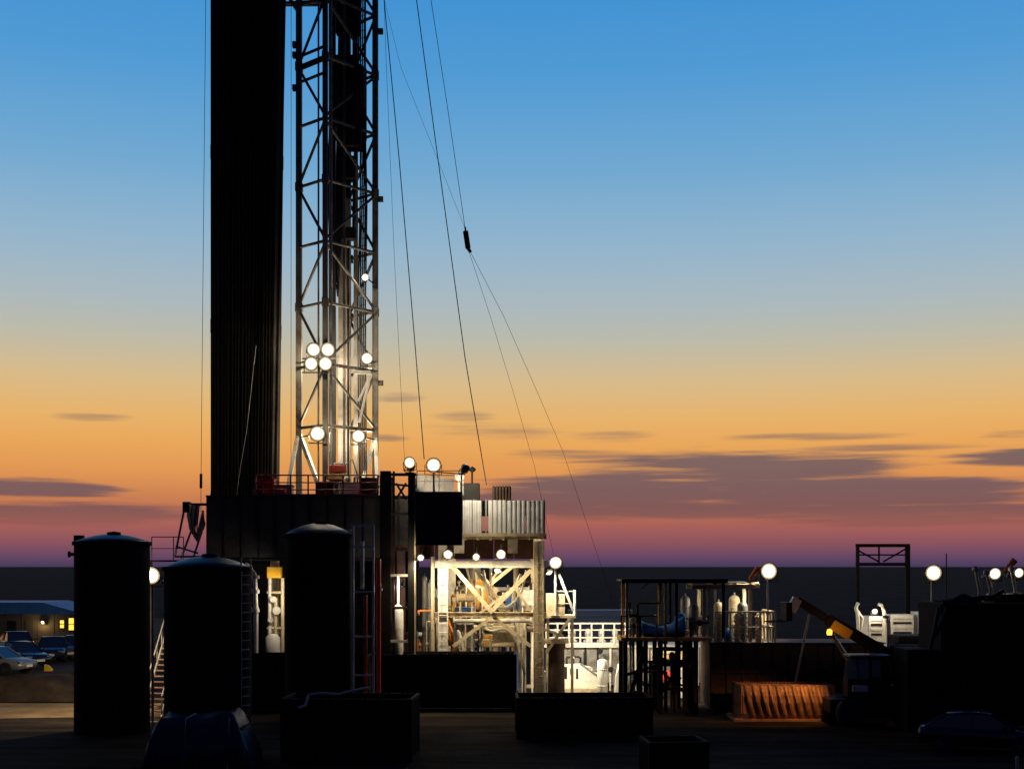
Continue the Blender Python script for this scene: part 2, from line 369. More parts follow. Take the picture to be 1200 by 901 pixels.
def pole_lamp(label, pos, base_z, power, size=.55, aim=(0, -1, -.15), heads=1, group=None, r=.06, color=(1, .84, .60), material='grey_steel', radius=.12, beam=(0, -.45, -1), cone=135, rear=(0, .75)):
    """flood lamp on a pole; heads=4 makes a light tower head of two rows; beam is where the light itself is thrown"""
    pos = Vector(pos); base = V(pos.x, pos.y+.25, base_z)
    t = Thing('floodlight_pole', label, 'floodlight', base, group)
    t.tub('pole', base, V(pos.x, pos.y+.25, pos.z+(size*.5 if heads == 4 else -.1)), r, material, 8)
    t.part('base_plate', MB().box(base.x-.2, base.x+.2, base.y-.2, base.y+.2, base.z, base.z+.03), material)
    if heads == 1:
        lamp_head(t, pos, aim, size); t.bar('arm', V(pos.x, pos.y+.25, pos.z-.1), V(pos.x, pos.y+.02, pos.z-size*.66), .05, 'lamp_case')
    else:
        for zz in (-.54, .54):
            t.bar('arm', V(pos.x-size*1.1, pos.y+.15, pos.z+(zz-.66)*size), V(pos.x+size*1.1, pos.y+.15, pos.z+(zz-.66)*size), .06, 'lamp_case')
            for sx in (-.52, .52): lamp_head(t, pos+V(sx*size, 0, zz*size), aim, size)
    q = pos+Vector(aim).normalized()*(.12+size*.2)
    if beam[1] > .15:                                    # added rear head, unseen in the place, throws light back over the site
        q = lamp_head(t, pos+V(rear[0], rear[1], -.15), beam, .45)+Vector(beam).normalized()*.15
        t.bar('added_rear_arm', V(pos.x, pos.y+.2, pos.z-.3), V(pos.x+rear[0], pos.y+rear[1], pos.z-.4), .05, 'lamp_case')
    t.light(q, power, color, radius, cone, beam)
    return t
def wall_lamp(label, pos, support, power, size=.4, aim=(0, -1, -.2), group=None, glow='lamp_glow', color=(1, .84, .60), spot=None, round_=True, radius=.1, beam=None):
    """flood lamp clamped by an arm to the point support"""
    t = Thing('floodlight', label, 'floodlight', support, group)
    q = lamp_head(t, pos, aim, size, glow, round_=round_)
    t.bar('arm', support, Vector(pos)-Vector(aim).normalized()*size*.3, .05, 'lamp_case')
    t.light(q, power, color, radius, spot, beam or aim)
    return t
def container(name, label, x, y, z, lx, ly, h, material, rz=0, group=None, cat='container', roof=True, pitch=.28, post=None):
    """corrugated steel box: walls, corner posts, rails, roof; x,y is the middle of its base"""
    t = Thing(name, label, cat, (0, 0, 0), group); pm = post or material
    a, b = lx/2, ly/2
    for p, q in (((-a+.08, -b+.05, 0), (a-.08, -b+.05, 0)), ((a-.05, -b+.08, 0), (a-.05, b-.08, 0)), ((a-.08, b-.05, 0), (-a+.08, b-.05, 0)), ((-a+.05, b-.08, 0), (-a+.05, -b+.08, 0))):
        t.part('wall', MB().corr(p, q, .14, h-.1, pitch), material)
    for sx in (-1, 1):
        for sy in (-1, 1): t.part('corner_post', MB().box(sx*a-.07*(1+sx), sx*a+.07*(1-sx), sy*b-.07*(1+sy), sy*b+.07*(1-sy), 0, h), pm)
    for zz, nm in ((0.0, 'bottom_rail'), (h-.12, 'top_rail')):
        for sy in (-1, 1): t.part(nm, MB().box(-a+.14, a-.14, sy*b-.05*(1+sy)-.003*sy, sy*b+.05*(1-sy)-.003*sy, zz+.005, zz+.115), pm)
        for sx in (-1, 1): t.part(nm, MB().box(sx*a-.05*(1+sx)-.003*sx, sx*a+.05*(1-sx)-.003*sx, -b+.14, b-.14, zz+.005, zz+.115), pm)
    if roof: t.part('roof', MB().corr((-a+.1, 0, 0), (a-.1, 0, 0), -b+.1, b-.1, .3, .02), material)
    if roof:
        r_ = t.o.children[-1]; me = r_.data
        for v in me.vertices: v.co = V(v.co.x, v.co.z, h-.045-v.co.y*1.0)
        me.flip_normals()
    t.part('floor', MB().box(-a+.1, a-.1, -b+.1, b-.1, .06, .12), pm)
    t.o.location = (x, y, z); t.o.rotation_euler.z = rz
    return t
def vessel(name, label, base, r, h, material, cat='vessel', group=None, legs=True, dome='round', n=16, bands=2):
    """upright pressure bottle on a skirt with dished ends"""
    base = Vector(base); t = Thing(name, label, cat, base, group); lz = .25 if legs else 0
    d = r*.9 if dome == 'round' else r*.45
    prof = [(r*.4, lz), (r*.8, lz+d*.15), (r, lz+d*.5), (r, h-d)]+[(r*math.cos(a), h-d+d*math.sin(a)) for a in (R(25), R(50), R(72))]+[(.01, h)]
    t.part('shell', MB().lathe(prof, base, n), material)
    if legs:
        for i in range(3):
            a = R(90+120*i); q = base+V(math.cos(a)*r*.75, math.sin(a)*r*.75, 0); t.bar('leg', q, q+V(0, 0, lz+d*.5), .06, material)
    for i in range(bands):
        zz = lz+d*.5+(h-d-lz-d*.5)*(i+.5)/bands
        t.part('band', MB().lathe([(r+.002, zz-.03), (r+.012, zz-.03), (r+.012, zz+.03), (r+.002, zz+.03)], base, n), material)
    t.tub('nozzle', base+V(0, 0, h-.01), base+V(0, 0, h+.12), r*.18, 'grey_steel', 8)
    return t

# ------------------------------------------------------------------ storage tanks
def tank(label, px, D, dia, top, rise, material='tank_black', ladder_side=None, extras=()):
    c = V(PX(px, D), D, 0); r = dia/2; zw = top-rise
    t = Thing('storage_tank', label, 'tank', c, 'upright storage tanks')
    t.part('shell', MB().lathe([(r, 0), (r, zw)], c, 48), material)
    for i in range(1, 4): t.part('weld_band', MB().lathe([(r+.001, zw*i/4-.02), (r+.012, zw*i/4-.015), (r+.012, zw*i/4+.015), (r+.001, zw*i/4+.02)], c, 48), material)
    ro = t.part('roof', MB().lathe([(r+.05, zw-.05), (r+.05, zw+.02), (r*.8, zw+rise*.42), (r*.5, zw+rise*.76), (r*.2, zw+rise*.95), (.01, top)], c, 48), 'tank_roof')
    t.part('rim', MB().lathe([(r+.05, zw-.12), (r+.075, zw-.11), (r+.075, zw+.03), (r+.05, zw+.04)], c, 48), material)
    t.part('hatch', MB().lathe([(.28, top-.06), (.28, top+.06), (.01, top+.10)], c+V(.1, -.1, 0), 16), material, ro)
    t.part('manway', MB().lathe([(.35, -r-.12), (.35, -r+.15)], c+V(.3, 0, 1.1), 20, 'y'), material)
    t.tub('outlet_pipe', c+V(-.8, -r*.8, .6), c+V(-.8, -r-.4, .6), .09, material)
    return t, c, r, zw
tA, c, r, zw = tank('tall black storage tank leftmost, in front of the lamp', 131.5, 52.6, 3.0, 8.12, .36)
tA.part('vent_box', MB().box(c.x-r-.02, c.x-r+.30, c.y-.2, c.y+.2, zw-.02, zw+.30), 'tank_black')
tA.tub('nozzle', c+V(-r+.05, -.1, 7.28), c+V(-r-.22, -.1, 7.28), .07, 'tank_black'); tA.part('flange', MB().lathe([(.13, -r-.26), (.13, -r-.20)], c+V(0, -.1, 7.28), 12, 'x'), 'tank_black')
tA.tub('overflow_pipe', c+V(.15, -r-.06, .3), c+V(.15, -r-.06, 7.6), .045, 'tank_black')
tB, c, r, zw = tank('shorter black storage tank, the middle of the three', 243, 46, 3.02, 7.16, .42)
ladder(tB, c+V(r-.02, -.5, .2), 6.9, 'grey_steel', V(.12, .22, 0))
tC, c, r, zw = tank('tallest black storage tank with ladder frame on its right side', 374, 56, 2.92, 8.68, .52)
# ladder frame standing on tank C's right side
fx0, fx1 = PX(415, 56), PX(438.5, 56)
for x in (fx0, fx1): tC.bar('frame_post', V(x, 55.6, 0), V(x, 55.6, PZ(615, 56)), .09, 'white_paint')
for py in (616, 641, 693, 745, 790): tC.bar('frame_bar', V(fx0, 55.6, PZ(py, 56)), V(fx1, 55.6, PZ(py, 56)), .08, 'white_paint')
tC.bar('frame_tie', V(fx0, 55.6, PZ(620, 56)), V(c.x+r*.9, 55.9, PZ(622, 56)), .06, 'white_paint')
tC.tub('vapour_pipe', V(PX(424.5, 55.8), 55.8, PZ(690, 55.8)), V(PX(424.5, 55.8), 55.8, PZ(634, 55.8)), .085, 'white_paint')
tC.tub('red_pipe', V(PX(428.5, 55.8), 55.75, .1), V(PX(428.5, 55.8), 55.75, PZ(697, 55.8)), .08, 'bright_red')
single('red_riser_pipe', MB().tube(V(PX(443.5, 58), 58, 0), V(PX(443.5, 58), 58, PZ(655, 58)), .11, 10).tube(V(PX(443.5, 58), 58, PZ(692, 58)), V(PX(443.5, 58), 58, PZ(692, 58)+.12), .17, 10), 'bright_red', 'tall red riser pipe right of the tallest tank and its ladder frame', 'pipe')
# walkway with rail behind the first two tanks
t = Thing('tank_walkway', 'railed steel walkway behind the gap between the first two tanks', 'walkway', V(PX(195, 60), 60.5, 0))
x0, x1 = PX(168, 60), PX(216, 60); zd = PZ(656, 60)
t.part('deck', MB().box(x0, x1, 60, 61, zd-.08, zd), 'dark_steel')
for x in (x0+.1, x1-.1):
    for y in (60.1, 60.9): t.bar('leg', V(x, y, 0), V(x, y, zd-.08), .12, 'dark_steel')
rail(t, [V(PX(177.5, 60), 60.05, zd), V(PX(203, 60), 60.05, zd), V(x1-.05, 60.05, zd)], 1.08, 'grey_steel', .025, 1.0)
# lamp between tanks
pole_lamp('bright floodlight on a pole in the gap between the first two tanks', P(177, 674, 55.5), 0, 3200, .78, (.1, -1, -.15), color=(1, .78, .48), beam=(-.75, .40, -.62), cone=150)
# lit stair in the gap
t = Thing('steel_stairway', 'floodlit steel stairway seen through the gap between two tanks', 'stairs', V(PX(183, 60), 58, 0))
s0 = V(PX(172, 58), 57.3, 0); s1 = V(PX(196, 61), 61.6, 4.3); wv = V(.9, -.12, 0)
for o_ in (V(0, 0, 0), wv): t.bar('stringer', s0+o_, s1+o_, .06, 'grey_steel', .26)
for i in range(1, 18):
    q = s0.lerp(s1, i/18); t.part('tread', MB().beam(q+V(.03, 0, .06), q+wv+V(-.03, 0, .06), .24, .04), 'rust_bin')
for o_ in (V(0, 0, 0), wv):
    for i in range(0, 19, 3): q = s0.lerp(s1, i/18)+o_; t.tub('post', q, q+V(0, 0, 1.0), .025, 'grey_steel', 6)
    t.tub('top_rail', s0+o_+V(0, 0, 1), s1+o_+V(0, 0, 1), .03, 'grey_steel', 6)
t.part('landing', MB().box(s1.x-.2, s1.x+1.2, s1.y, s1.y+1.2, s1.z-.1, s1.z), 'cream_steel')
for x in (s1.x, s1.x+.9): t.bar('landing_leg', V(x, s1.y+1.0, 0), V(x, s1.y+1.0, s1.z-.1), .1, 'white_paint')
# bollard-like marker at the stair foot
t = Thing('valve_post', 'small pale valve post with handwheel at foot of the middle tank', 'valve', V(PX(203, 51), 51, 0))
t.tub('stem', V(PX(203, 51), 51, 0), V(PX(203, 51), 51, .95), .05, 'white_paint'); t.part('valve_body', MB().lathe([(.05, .25), (.17, .32), (.17, .5), (.05, .58)], V(PX(203, 51), 51, 0), 12), 'ochre')
t.part('handwheel', MB().lathe([(.10, .95), (.18, .95), (.18, .99), (.10, .99)], V(PX(203, 51), 51, 0), 14), 'white_paint')

# ------------------------------------------------------------------ drilling rig: floor and substructure
FZ = 10.25                                               # drill floor level
FX0, FXM, FX1 = PX(245, 64), PX(449, 64), PX(545, 64)
t = sub_ = Thing('rig_substructure', 'steel substructure of the drilling rig with lit columns, beams and braces', 'rig base', V(-6, 68, 0))
t.part('floor_plate', MB().box(FX0, FX1+.2, 64.2, 74, FZ-.18, FZ), 'dark_steel')
cols_ = [(519, 62.8, 'white_paint', .42), (631.5, 62.4, 'cream_steel', .52), (470, 64.4, 'oxide_red', .4), (322, 66, 'cream_steel', .4), (262, 65, 'dark_steel', .4)]
for px, D, m_, w_ in cols_:
    top = 8.0 if px > 500 else FZ-.18
    for dd in (0, 9.5):
        x = PX(px, D); t.part('column', MB().ibeam(V(x, D+dd, 0), V(x, D+dd, top if dd == 0 else FZ-.2), w_, w_, .05), m_)
        t.part('base_pad', MB().box(x-.5, x+.5, D+dd-.5, D+dd+.5, 0, .12), m_)
# horizontal girders (z from the photo rows)
D = 62.6; xl, xr = PX(512, D), PX(638, D)
for z0, h_, m_, y in ((PZ(628, D), .28, 'cream_steel', D), (PZ(661, D), .34, 'white_paint', D), (PZ(720, D), .24, 'cream_steel', D), (PZ(661, D), .34, 'white_paint', D+9.5), (PZ(720, D), .3, 'cream_steel', D+9.5), (FZ-.4, .5, 'dark_steel', D+2.4), (FZ-.4, .5, 'dark_steel', D+9.5)):
    t.part('girder', MB().ibeam(V(xl-.1, y, z0), V(xr+.1, y, z0), .25, h_, .03), m_)
for x in (xl+.2, xr-.25):
    for z0, h_ in ((PZ(661, D)-.05, .3), (PZ(720, D)-.05, .22)): t.part('side_girder', MB().ibeam(V(x, D+.3, z0), V(x, D+9.3, z0), .25, h_, .03), 'cream_steel')
for a, b, D_, w_ in (((531, 664), (577, 718), 62.45, .20), ((622, 668), (573, 719), 62.7, .20), ((557, 667), (597, 718), 65, .16), ((603, 688), (622, 716), 64, .14), ((603, 688), (560, 720), 64, .12), ((607, 660), (603, 690), 64, .12),
                     ((531, 720), (600, 664), 71, .2), ((612, 720), (552, 664), 71.2, .2), ((577, 722), (531, 757), 62.5, .16), ((577, 722), (622, 757), 62.6, .16), ((590, 660), (548, 720), 68, .14), ((545, 660), (556, 700), 66, .1)):
    t.bar('brace', P(*a, D_), P(*b, D_), w_, 'cream_steel')
for px in (556, 575, 603): t.bar('hanger', P(px, 660, 65.5), P(px, 722, 65.5), .12, 'white_paint')
t.part('rig_ladder', MB(), 'white_paint') if False else None
ladder(t, V(PX(519, 62.3), 62.35, .2), PZ(665, 62.3), 'white_paint', V(.22, 0, 0), .03, .42)
ladder(t, V(PX(631.5, 62), 62.0, .2), PZ(640, 62.3), 'cream_steel', V(.22, 0, 0), .03, .42)
# floor skirt: black box hanging under the setback end, right dark doghouse wall
def clad(name, label, cat, x0, x1, y0, y1, z0, z1, material, pitch=.9, trim='dark_steel'):
    """box clad with flat panels between proud vertical battens"""
    t = Thing(name, label, cat, V((x0+x1)/2, (y0+y1)/2, z0))
    k = max(1, round((x1-x0)/pitch)); wd = (x1-x0)/k
    for i in range(k): t.part('panel', MB().box(x0+i*wd+.012, x0+(i+1)*wd-.012, y0, y0+.06, z0+.02, z1-.02), material)
    for i in range(k+1): t.bar('batten', V(x0+i*wd, y0-.02, z0), V(x0+i*wd, y0-.02, z1), .07, trim)
    t.part('core', MB().box(x0+.03, x1-.03, y0+.08, y1, z0+.01, z1-.01), material)
    for zz in (z0, z1): t.bar('trim', V(x0-.05, y0-.05, zz), V(x1+.05, y0-.05, zz), .08, trim)
    return t
clad('setback_skirt', 'black panelled side of the setback platform below the racked pipe', 'rig floor', FX0, FXM-.05, 63.6, 64.15, PZ(656, 64), FZ+.02, 'rig_black')
clad('doghouse', 'black panelled cabin side right of the mast, beneath two bright lamps', 'cabin', PX(488.5, 61), PX(541, 61), 60.7, 64.1, PZ(638, 61), PZ(577, 61.4)-.04, 'rig_black', .7)
t = Thing('roof_rail', 'dark guard rail on the doghouse roof behind the bright lamps', 'railing', V(PX(515, 61), 60.9, PZ(577, 61.4)))
rail(t, [V(PX(489, 61), 60.85, PZ(577, 61.4)), V(PX(540.5, 61), 60.85, PZ(577, 61.4)), V(PX(540.5, 61), 63.9, PZ(577, 61.4))], 1.0, 'grey_steel', .02, .9)
clad('floor_underside_box', 'dark panelled box on the rig side behind the red columns', 'rig floor', PX(449, 64)+.1, PX(488, 64)-.1, 63.5, 64.15, PZ(645, 64), PZ(582, 64), 'rig_black', .8)
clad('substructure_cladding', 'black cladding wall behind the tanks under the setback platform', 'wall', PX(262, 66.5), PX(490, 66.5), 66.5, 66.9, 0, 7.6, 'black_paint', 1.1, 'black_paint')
t = Thing('pipe_manifold', 'lit pipe manifold with yellow box between middle and tallest tanks', 'manifold', V(PX(323, 63.6), 63.6, 0)); D = 63.6
t.part('yellow_box', MB().box(PX(314, D), PX(330, D), D-.3, D+.2, PZ(677, D), PZ(664, D)), 'yellow_paint', bev=.03)
for px, py, m_ in ((316, 677, 'white_paint'), (323, 700, 'cream_steel'), (331, 677, 'cream_steel')): t.tub('riser', V(PX(px, D), D, 0), V(PX(px, D), D, PZ(py, D)), .09, m_)
for py in (694, 736): t.tub('header', P(313, py, D), P(333, py, D), .07, 'cream_steel')
for px, py, r_ in ((321, 702, .16), (325, 715, .2), (318, 726, .13)): t.part('gauge', MB().lathe([(r_, -.22), (r_, -.12), (r_*.6, -.1)], P(px, py, D), 14, 'y'), 'white_paint')
t.part('drum', MB().lathe([(.3, PZ(775, D)), (.36, PZ(770, D)), (.36, PZ(746, D)), (.2, PZ(742, D))], V(PX(322, D), D-.5, 0), 18), 'white_paint'); t.part('plinth', MB().box(PX(310, D), PX(335, D), D-.9, D+.3, 0, PZ(775, D)), 'dark_steel')
wall_lamp('added lamp above the pipe manifold, hidden by the tallest tank', P(339, 690, 61.8), P(342, 680, 63), 260, .25, (-.8, .6, -.3), spot=140)  # added fixture that lights the manifold; the actual source is unseen
t = Thing('vent_stack', 'pale bent vent stack right of the middle tank', 'pipe', V(PX(299, 61.6), 61.6, 2.7)); D = 61.6
t.part('pipe', MB().path([V(PX(300, D), D, 2.62), P(300, 720, D), P(299, 685, D), P(298, 672, D), P(293, 664, D), P(287, 661, D)], .11, 10), 'white_paint')
for py in (676, 693, 715): t.part('collar', MB().tube(P(299.5, py+2, D), P(299.5, py-2, D), .19, 12), 'white_paint')
t.bar('frame', V(PX(287, D), D, 2.62), P(287, 661, D), .08, 'white_paint'); t.bar('frame', P(287, 690, D), P(303, 690, D), .06, 'white_paint'); t.bar('frame', P(287, 712, D), P(303, 712, D), .06, 'white_paint')
# guard rails and clutter on the floor
t = Thing('floor_guard_rail', 'red guard rail along the edge of the drill floor below the mast', 'railing', V(PX(370, 64), 64, FZ))
rail(t, [V(PX(300, 64), 63.95, FZ), V(PX(443, 64), 63.95, FZ)], 1.08, 'red_paint', .04, .9, (.33, .66), True)
rail(t, [V(PX(443, 64), 63.95, FZ), V(PX(443, 64), 70, FZ)], 1.08, 'red_paint', .04, 1.2)
for i, (px, hh, m_, nm, lb) in enumerate([(312, .9, 'red_paint', 'red drill floor box nearest the racked pipe behind the guard rail', 0), (333, .6, 'grey_steel', 'grey drill floor box between two red ones behind the guard rail', 0), (381, .75, 'oxide_red', 'dark red drill floor box below the mast feet', 0), (412, .7, 'white_paint', 'pale drill floor box below the right mast leg', 0), (432, .95, 'dark_steel', 'dark drill floor box at the right end of the red rail', 0)]):
    x = PX(px, 65); t = Thing('tool_box', nm, 'equipment', V(x, 65, FZ))
    t.part('body', MB().box(x-.45, x+.45, 64.7, 65.4, FZ+.06, FZ+hh), m_, bev=.03); t.part('lid', MB().box(x-.48, x+.48, 64.66, 65.44, FZ+hh+.002, FZ+hh+.06), m_)
    t.part('foot', MB().box(x-.4, x-.25, 64.8, 65.3, FZ, FZ+.06), m_); t.part('foot', MB().box(x+.25, x+.4, 64.8, 65.3, FZ, FZ+.06), m_)
t = Thing('iron_roughneck', 'pale pipe wrenching machine on the drill floor under the mast', 'machine', V(PX(398, 67), 66.6, FZ))
x = PX(398, 67)
t.part('column', MB().box(x-.25, x+.25, 66.4, 66.9, FZ, FZ+1.9), 'grey_steel', bev=.03)
t.part('wrench', MB().box(x-.5, x+.5, 66.0, 66.6, FZ+1.0, FZ+1.3), 'ochre', bev=.03); t.part('spinner', MB().box(x-.42, x+.42, 66.05, 66.6, FZ+1.4, FZ+1.75), 'red_paint', bev=.03)
t.part('hose', MB().path([V(x+.3, 66.8, FZ+1.8), V(x+.7, 66.8, FZ+2.1), V(x+.95, 66.8, FZ+1.3), V(x+1.0, 66.8, FZ+.02)], .04), 'rubber')

# ------------------------------------------------------------------ mast
MX, MY = PX(395.5, 68), 68.0; th = R(48); W_ = 3.45; DP = 2.14; TOP = 43.5
u = V(math.cos(th), math.sin(th), 0)*W_; v_ = V(math.sin(th), -math.cos(th), 0)*DP
A = V(MX, MY, 0)-u/2-v_/2; B = A+u; Cc = A+u+v_; Dd = A+v_    # A left, B far, C right, D near
def at(p, z): return V(p.x, p.y, z)
t = mast = Thing('drilling_mast', 'tall lattice drilling mast rising above the rig floor', 'mast', V(MX, MY, FZ))
zs = [14.05+3.17*i for i in range(10)]
for q, r_ in ((A, .30), (Cc, .30), (Dd, .26), (B, .20)):
    t.part('leg', MB().beam(at(q, FZ+.02), at(q, TOP), r_), 'mast_paint')
    for z in zs[2::2]: t.part('splice_plate', MB().box(q.x-r_*.62, q.x+r_*.62, q.y-r_*.62, q.y+r_*.62, z-.22, z+.22), 'mast_paint')
faces = [(A, Dd, 0), (Dd, Cc, 1), (B, Cc, 0)]
for p, q, ph in faces:
    for i, z in enumerate(zs):
        t.tub('girt', at(p, z), at(q, z), .085, 'mast_paint', 8)
        if i+1 < len(zs):
            a_, b_ = (p, q) if (i+ph) % 2 == 0 else (q, p)
            t.tub('brace', at(a_, z+.1), at(b_, zs[i+1]-.1), .075, 'mast_paint', 8)
for p, q in ((A, Dd),):
    for z in (PZ(72, 68), PZ(87, 68), PZ(102, 68)): t.tub('girt', at(p, z), at(q, z), .08, 'mast_paint', 8)
for i in range(0, len(zs)-1):                              # cross lacing of the right face
    t.tub('lacing', at(B.lerp(Cc, .5), zs[i]+1.58), at(Cc, zs[i]+(.1 if i % 2 else 3.0)), .055, 'mast_paint', 8)
for i in (2, 3, 5, 6, 8): t.part('gusset', MB().box(B.x-.22, B.x+.22, B.y-.16, B.y+.16, zs[i]-.2, zs[i]+.2), 'mast_paint')
for z in (PZ(58, 68), PZ(108, 68), PZ(70, 68)): t.part('lug', MB().box(A.x-.34, A.x-.1, A.y-.15, A.y+.15, z-.14, z+.14), 'mast_paint')
for z in (PZ(32, 68), PZ(230, 68), PZ(447, 68)): t.part('lug', MB().box(Cc.x+.1, Cc.x+.42, Cc.y-.12, Cc.y+.12, z-.13, z+.13), 'mast_paint')
# splayed feet
for q, sx, m_ in ((A, -1, 'white_paint'), (Cc, 1, 'white_paint')):
    t.bar('foot_brace', at(q, 14.0), at(q, FZ+.05)+V(-.62 if sx < 0 else .2, -.5, 0), .2, m_)
    t.bar('foot_brace', at(q, 13.8), at(q, FZ+.05)+V(1.35 if sx < 0 else -.9, -.4, 0), .2, m_)
    t.part('shoe', MB().box(q.x-.9, q.x+1.5 if sx < 0 else q.x+.5, q.y-.7, q.y-.2, FZ+.001, FZ+.12), 'mast_paint')
t.part('platform', MB().box(MX-4.3, MX+4.3, MY-2.0, MY+2.0, TOP, TOP+.4), 'mast_paint')   # crown, above the frame
for sx in (-1, 0, 1): t.part('sheave', MB().lathe([(.75, -.08), (.78, 0), (.75, .08)], V(MX+sx*.5, MY, TOP+1.0), 20, 'x'), 'mast_paint')
# racking board
t.part('racking_board', MB().box(PX(243, 68), A.x+1.2, 66.5, 66.65, 37.25, 37.45).box(PX(243, 68), A.x+1.2, 69.6, 69.75, 37.25, 37.45), 'mast_paint')
for i in range(12): x = PX(247, 68)+i*.31; t.part('finger', MB().box(x, x+.05, 66.66, 69.59, 37.28, 37.42), 'mast_paint')
t.bar('board_strut', V(PX(327, 67), 66.9, 37.3), at(A, 35.9), .14, 'mast_paint'); t.bar('board_strut', V(PX(318, 69), 69.5, 37.3), at(Dd, 35.9), .14, 'mast_paint')
# guide rails and standpipe in the mast
t.bar('guide_rail', V(PX(404, 67.4), 67.2, FZ+.5), V(PX(404, 67.4), 67.2, 42), .13, 'mast_paint')
t.bar('guide_rail', V(PX(417, 69), 69, FZ+.5), V(PX(417, 69), 69, 42), .22, 'mast_paint'); t.part('torque_tube', MB().box(PX(397, 69.2), PX(411, 69.2), 69.0, 69.4, FZ+.3, 42), 'mast_paint'); t.part('cable_tray', MB().box(PX(386, 69.6), PX(394, 69.6), 69.3, 69.5, FZ+1, 42), 'dark_steel')
t.tub('standpipe', at(Dd, FZ)+V(-.38, .2, .3), at(Dd, FZ)+V(-.38, .2, 38), .05, 'grey_steel'); t.tub('standpipe', at(Dd, FZ)+V(.26, .25, .3), at(Dd, FZ)+V(.26, .25, 27), .07, 'grey_steel')
for i in range(5): t.part('mast_hose', MB().path([at(Cc, FZ+.5)+V(-.45-.09*i, -.3, 0), at(Cc, 20)+V(-.5-.1*i, -.35, 0), at(Cc, 26+i)+V(-.42-.07*i, -.3, 0), at(Cc, 33)+V(-.55-.1*i, -.4, 0), at(Cc, 41)+V(-.5-.1*i, -.3, 0)], .04, 6), 'rubber')
ladder(t, at(B.lerp(Cc, .55), FZ+.2)+V(0, -.2, 0), 31, 'mast_paint', (Cc-B).normalized()*.22, .03, .4)
# top drive, travelling block
x, y = PX(408, 68), 68.0
t = Thing('top_drive', 'dark bulky top drive hanging inside the mast', 'machine', V(x, y, PZ(225, 68)))
z = lambda py: PZ(py, 68)
t.part('motor_housing', MB().box(x-.75, x+.55, y-.5, y+.5, z(150), z(68)), 'dark_steel', bev=.08)
t.part('gear_case', MB().box(x-.55, x+.75, y-.55, y+.55, z(175), z(151)), 'dark_steel', bev=.06)
for sx in (-1, 1): t.part('motor', MB().lathe([(.28, z(130)), (.34, z(127)), (.34, z(85)), (.2, z(80))], V(x+sx*.62, y-.35, 0), 16), 'dark_steel')
t.tub('quill', V(x, y, z(175)), V(x, y, z(232)), .16, 'dark_steel', 12)
t.part('pipe_handler', MB().box(x-.4, x+.4, y-.4, y+.4, z(212), z(185)), 'dark_steel', bev=.05)
for sx in (-1, 1): t.tub('link', V(x+sx*.35, y-.2, z(185)), V(x+sx*.3, y-.2, z(270)), .07, 'dark_steel')
t.part('elevator', MB().box(x-.42, x+.42, y-.4, y+.2, z(282), z(268)), 'dark_steel', bev=.04)
t.part('carriage', MB().box(x-.9, x+.9, y+.6, y+.8, z(160), z(75)), 'dark_steel')
for i in range(6):
    o_ = -.55+i*.1; t.part('service_hose', MB().path([V(x-.3+o_*.3, y-.65, z(90)), V(x-.55+o_*.4, y-.75, z(120)), V(x-.7+o_*.5, y-.7, z(200)), V(x-.62+o_*.5, y-.6, z(290+i*8)), V(x-.45+o_*.5, y-.5, z(310+i*8)), V(x-.3+o_*.6, y-.4, z(290)), V(x-.22+o_*.6, y-.2, z(160)), V(x-.2+o_*.6, y+.3, 35)], .05), 'rubber')
t = Thing('travelling_block', 'dark travelling block with sheaves above the top drive, cut by the picture top', 'machine', V(x, y, z(50)))
t.part('bail', MB().tube(V(x-.3, y, z(66)), V(x-.3, y, z(40)), .08).tube(V(x+.3, y, z(66)), V(x+.3, y, z(40)), .08), 'dark_steel')
t.part('cheek', MB().box(x-.65, x+.65, y-.3, y+.3, z(42), z(-20)), 'dark_steel', bev=.12)
for i in range(4): t.part('sheave', MB().lathe([(.55, -.05), (.6, 0), (.55, .05)], V(x-.36+i*.24, y, z(0)), 20, 'x'), 'dark_steel')
for i in range(8): t.tub('drill_line', V(x-.42+i*.12, y+(.25 if i % 2 else -.25), z(-5)), V(x-.42+i*.12, y+(.25 if i % 2 else -.25), TOP), .02, 'cable_steel', 6)
# drill string in the hole
single('drill_string', MB().tube(V(x, y, FZ), V(x, y, z(283)), .07, 10).tube(V(x, y, FZ+1.0), V(x, y, FZ+1.3), .1, 10), 'pipe_steel', 'single drill pipe hanging below the top drive down to the floor', 'pipe')

# racked stands
LBL = 'dark steel drill pipe stand packed in the racked row left of the mast'
def stand_mesh():
    mb = MB(); h = 27.3; prof = []
    for k in range(3):
        z0 = k*h/3; prof += [(.080, z0+.0), (.080, z0+.32), (.062, z0+.42), (.062, z0+h/3-.42), (.080, z0+h/3-.32)]
    prof.append((.080, h)); mb.lathe(prof, n=10)
    return mb
proto = mesh_obj('drill_pipe_stand', stand_mesh(), 'pipe_steel')
random.seed(3); first = True
xa, xb = PX(247.5, 67.2)+.08, PX(319, 67.2)
for j in range(8):
    for i in range(19):
        o = proto if first else proto.copy()
        if not first: col.objects.link(o)
        first = False
        u_ = i/18; off = (0 if i in (0, 18) else (.0, .09, .045, .13, .02, .11, .06, .15)[j]-.04*(i % 3)*.5); bx = xa+(xb-xa)*u_+off; by = 67.0+j*.27
        o.location = (bx, by, FZ+.012+j*.0)
        tx = xa+(PX(326.5, 67.2)-xa)*u_+off
        lean = (tx-bx)/27.3+random.uniform(-.0006, .0006); o.rotation_euler = (0, math.atan(lean), 0)
        o['label'] = LBL; o['category'] = 'drill pipe'; o['group'] = 'drill pipe stands racked left of the mast'
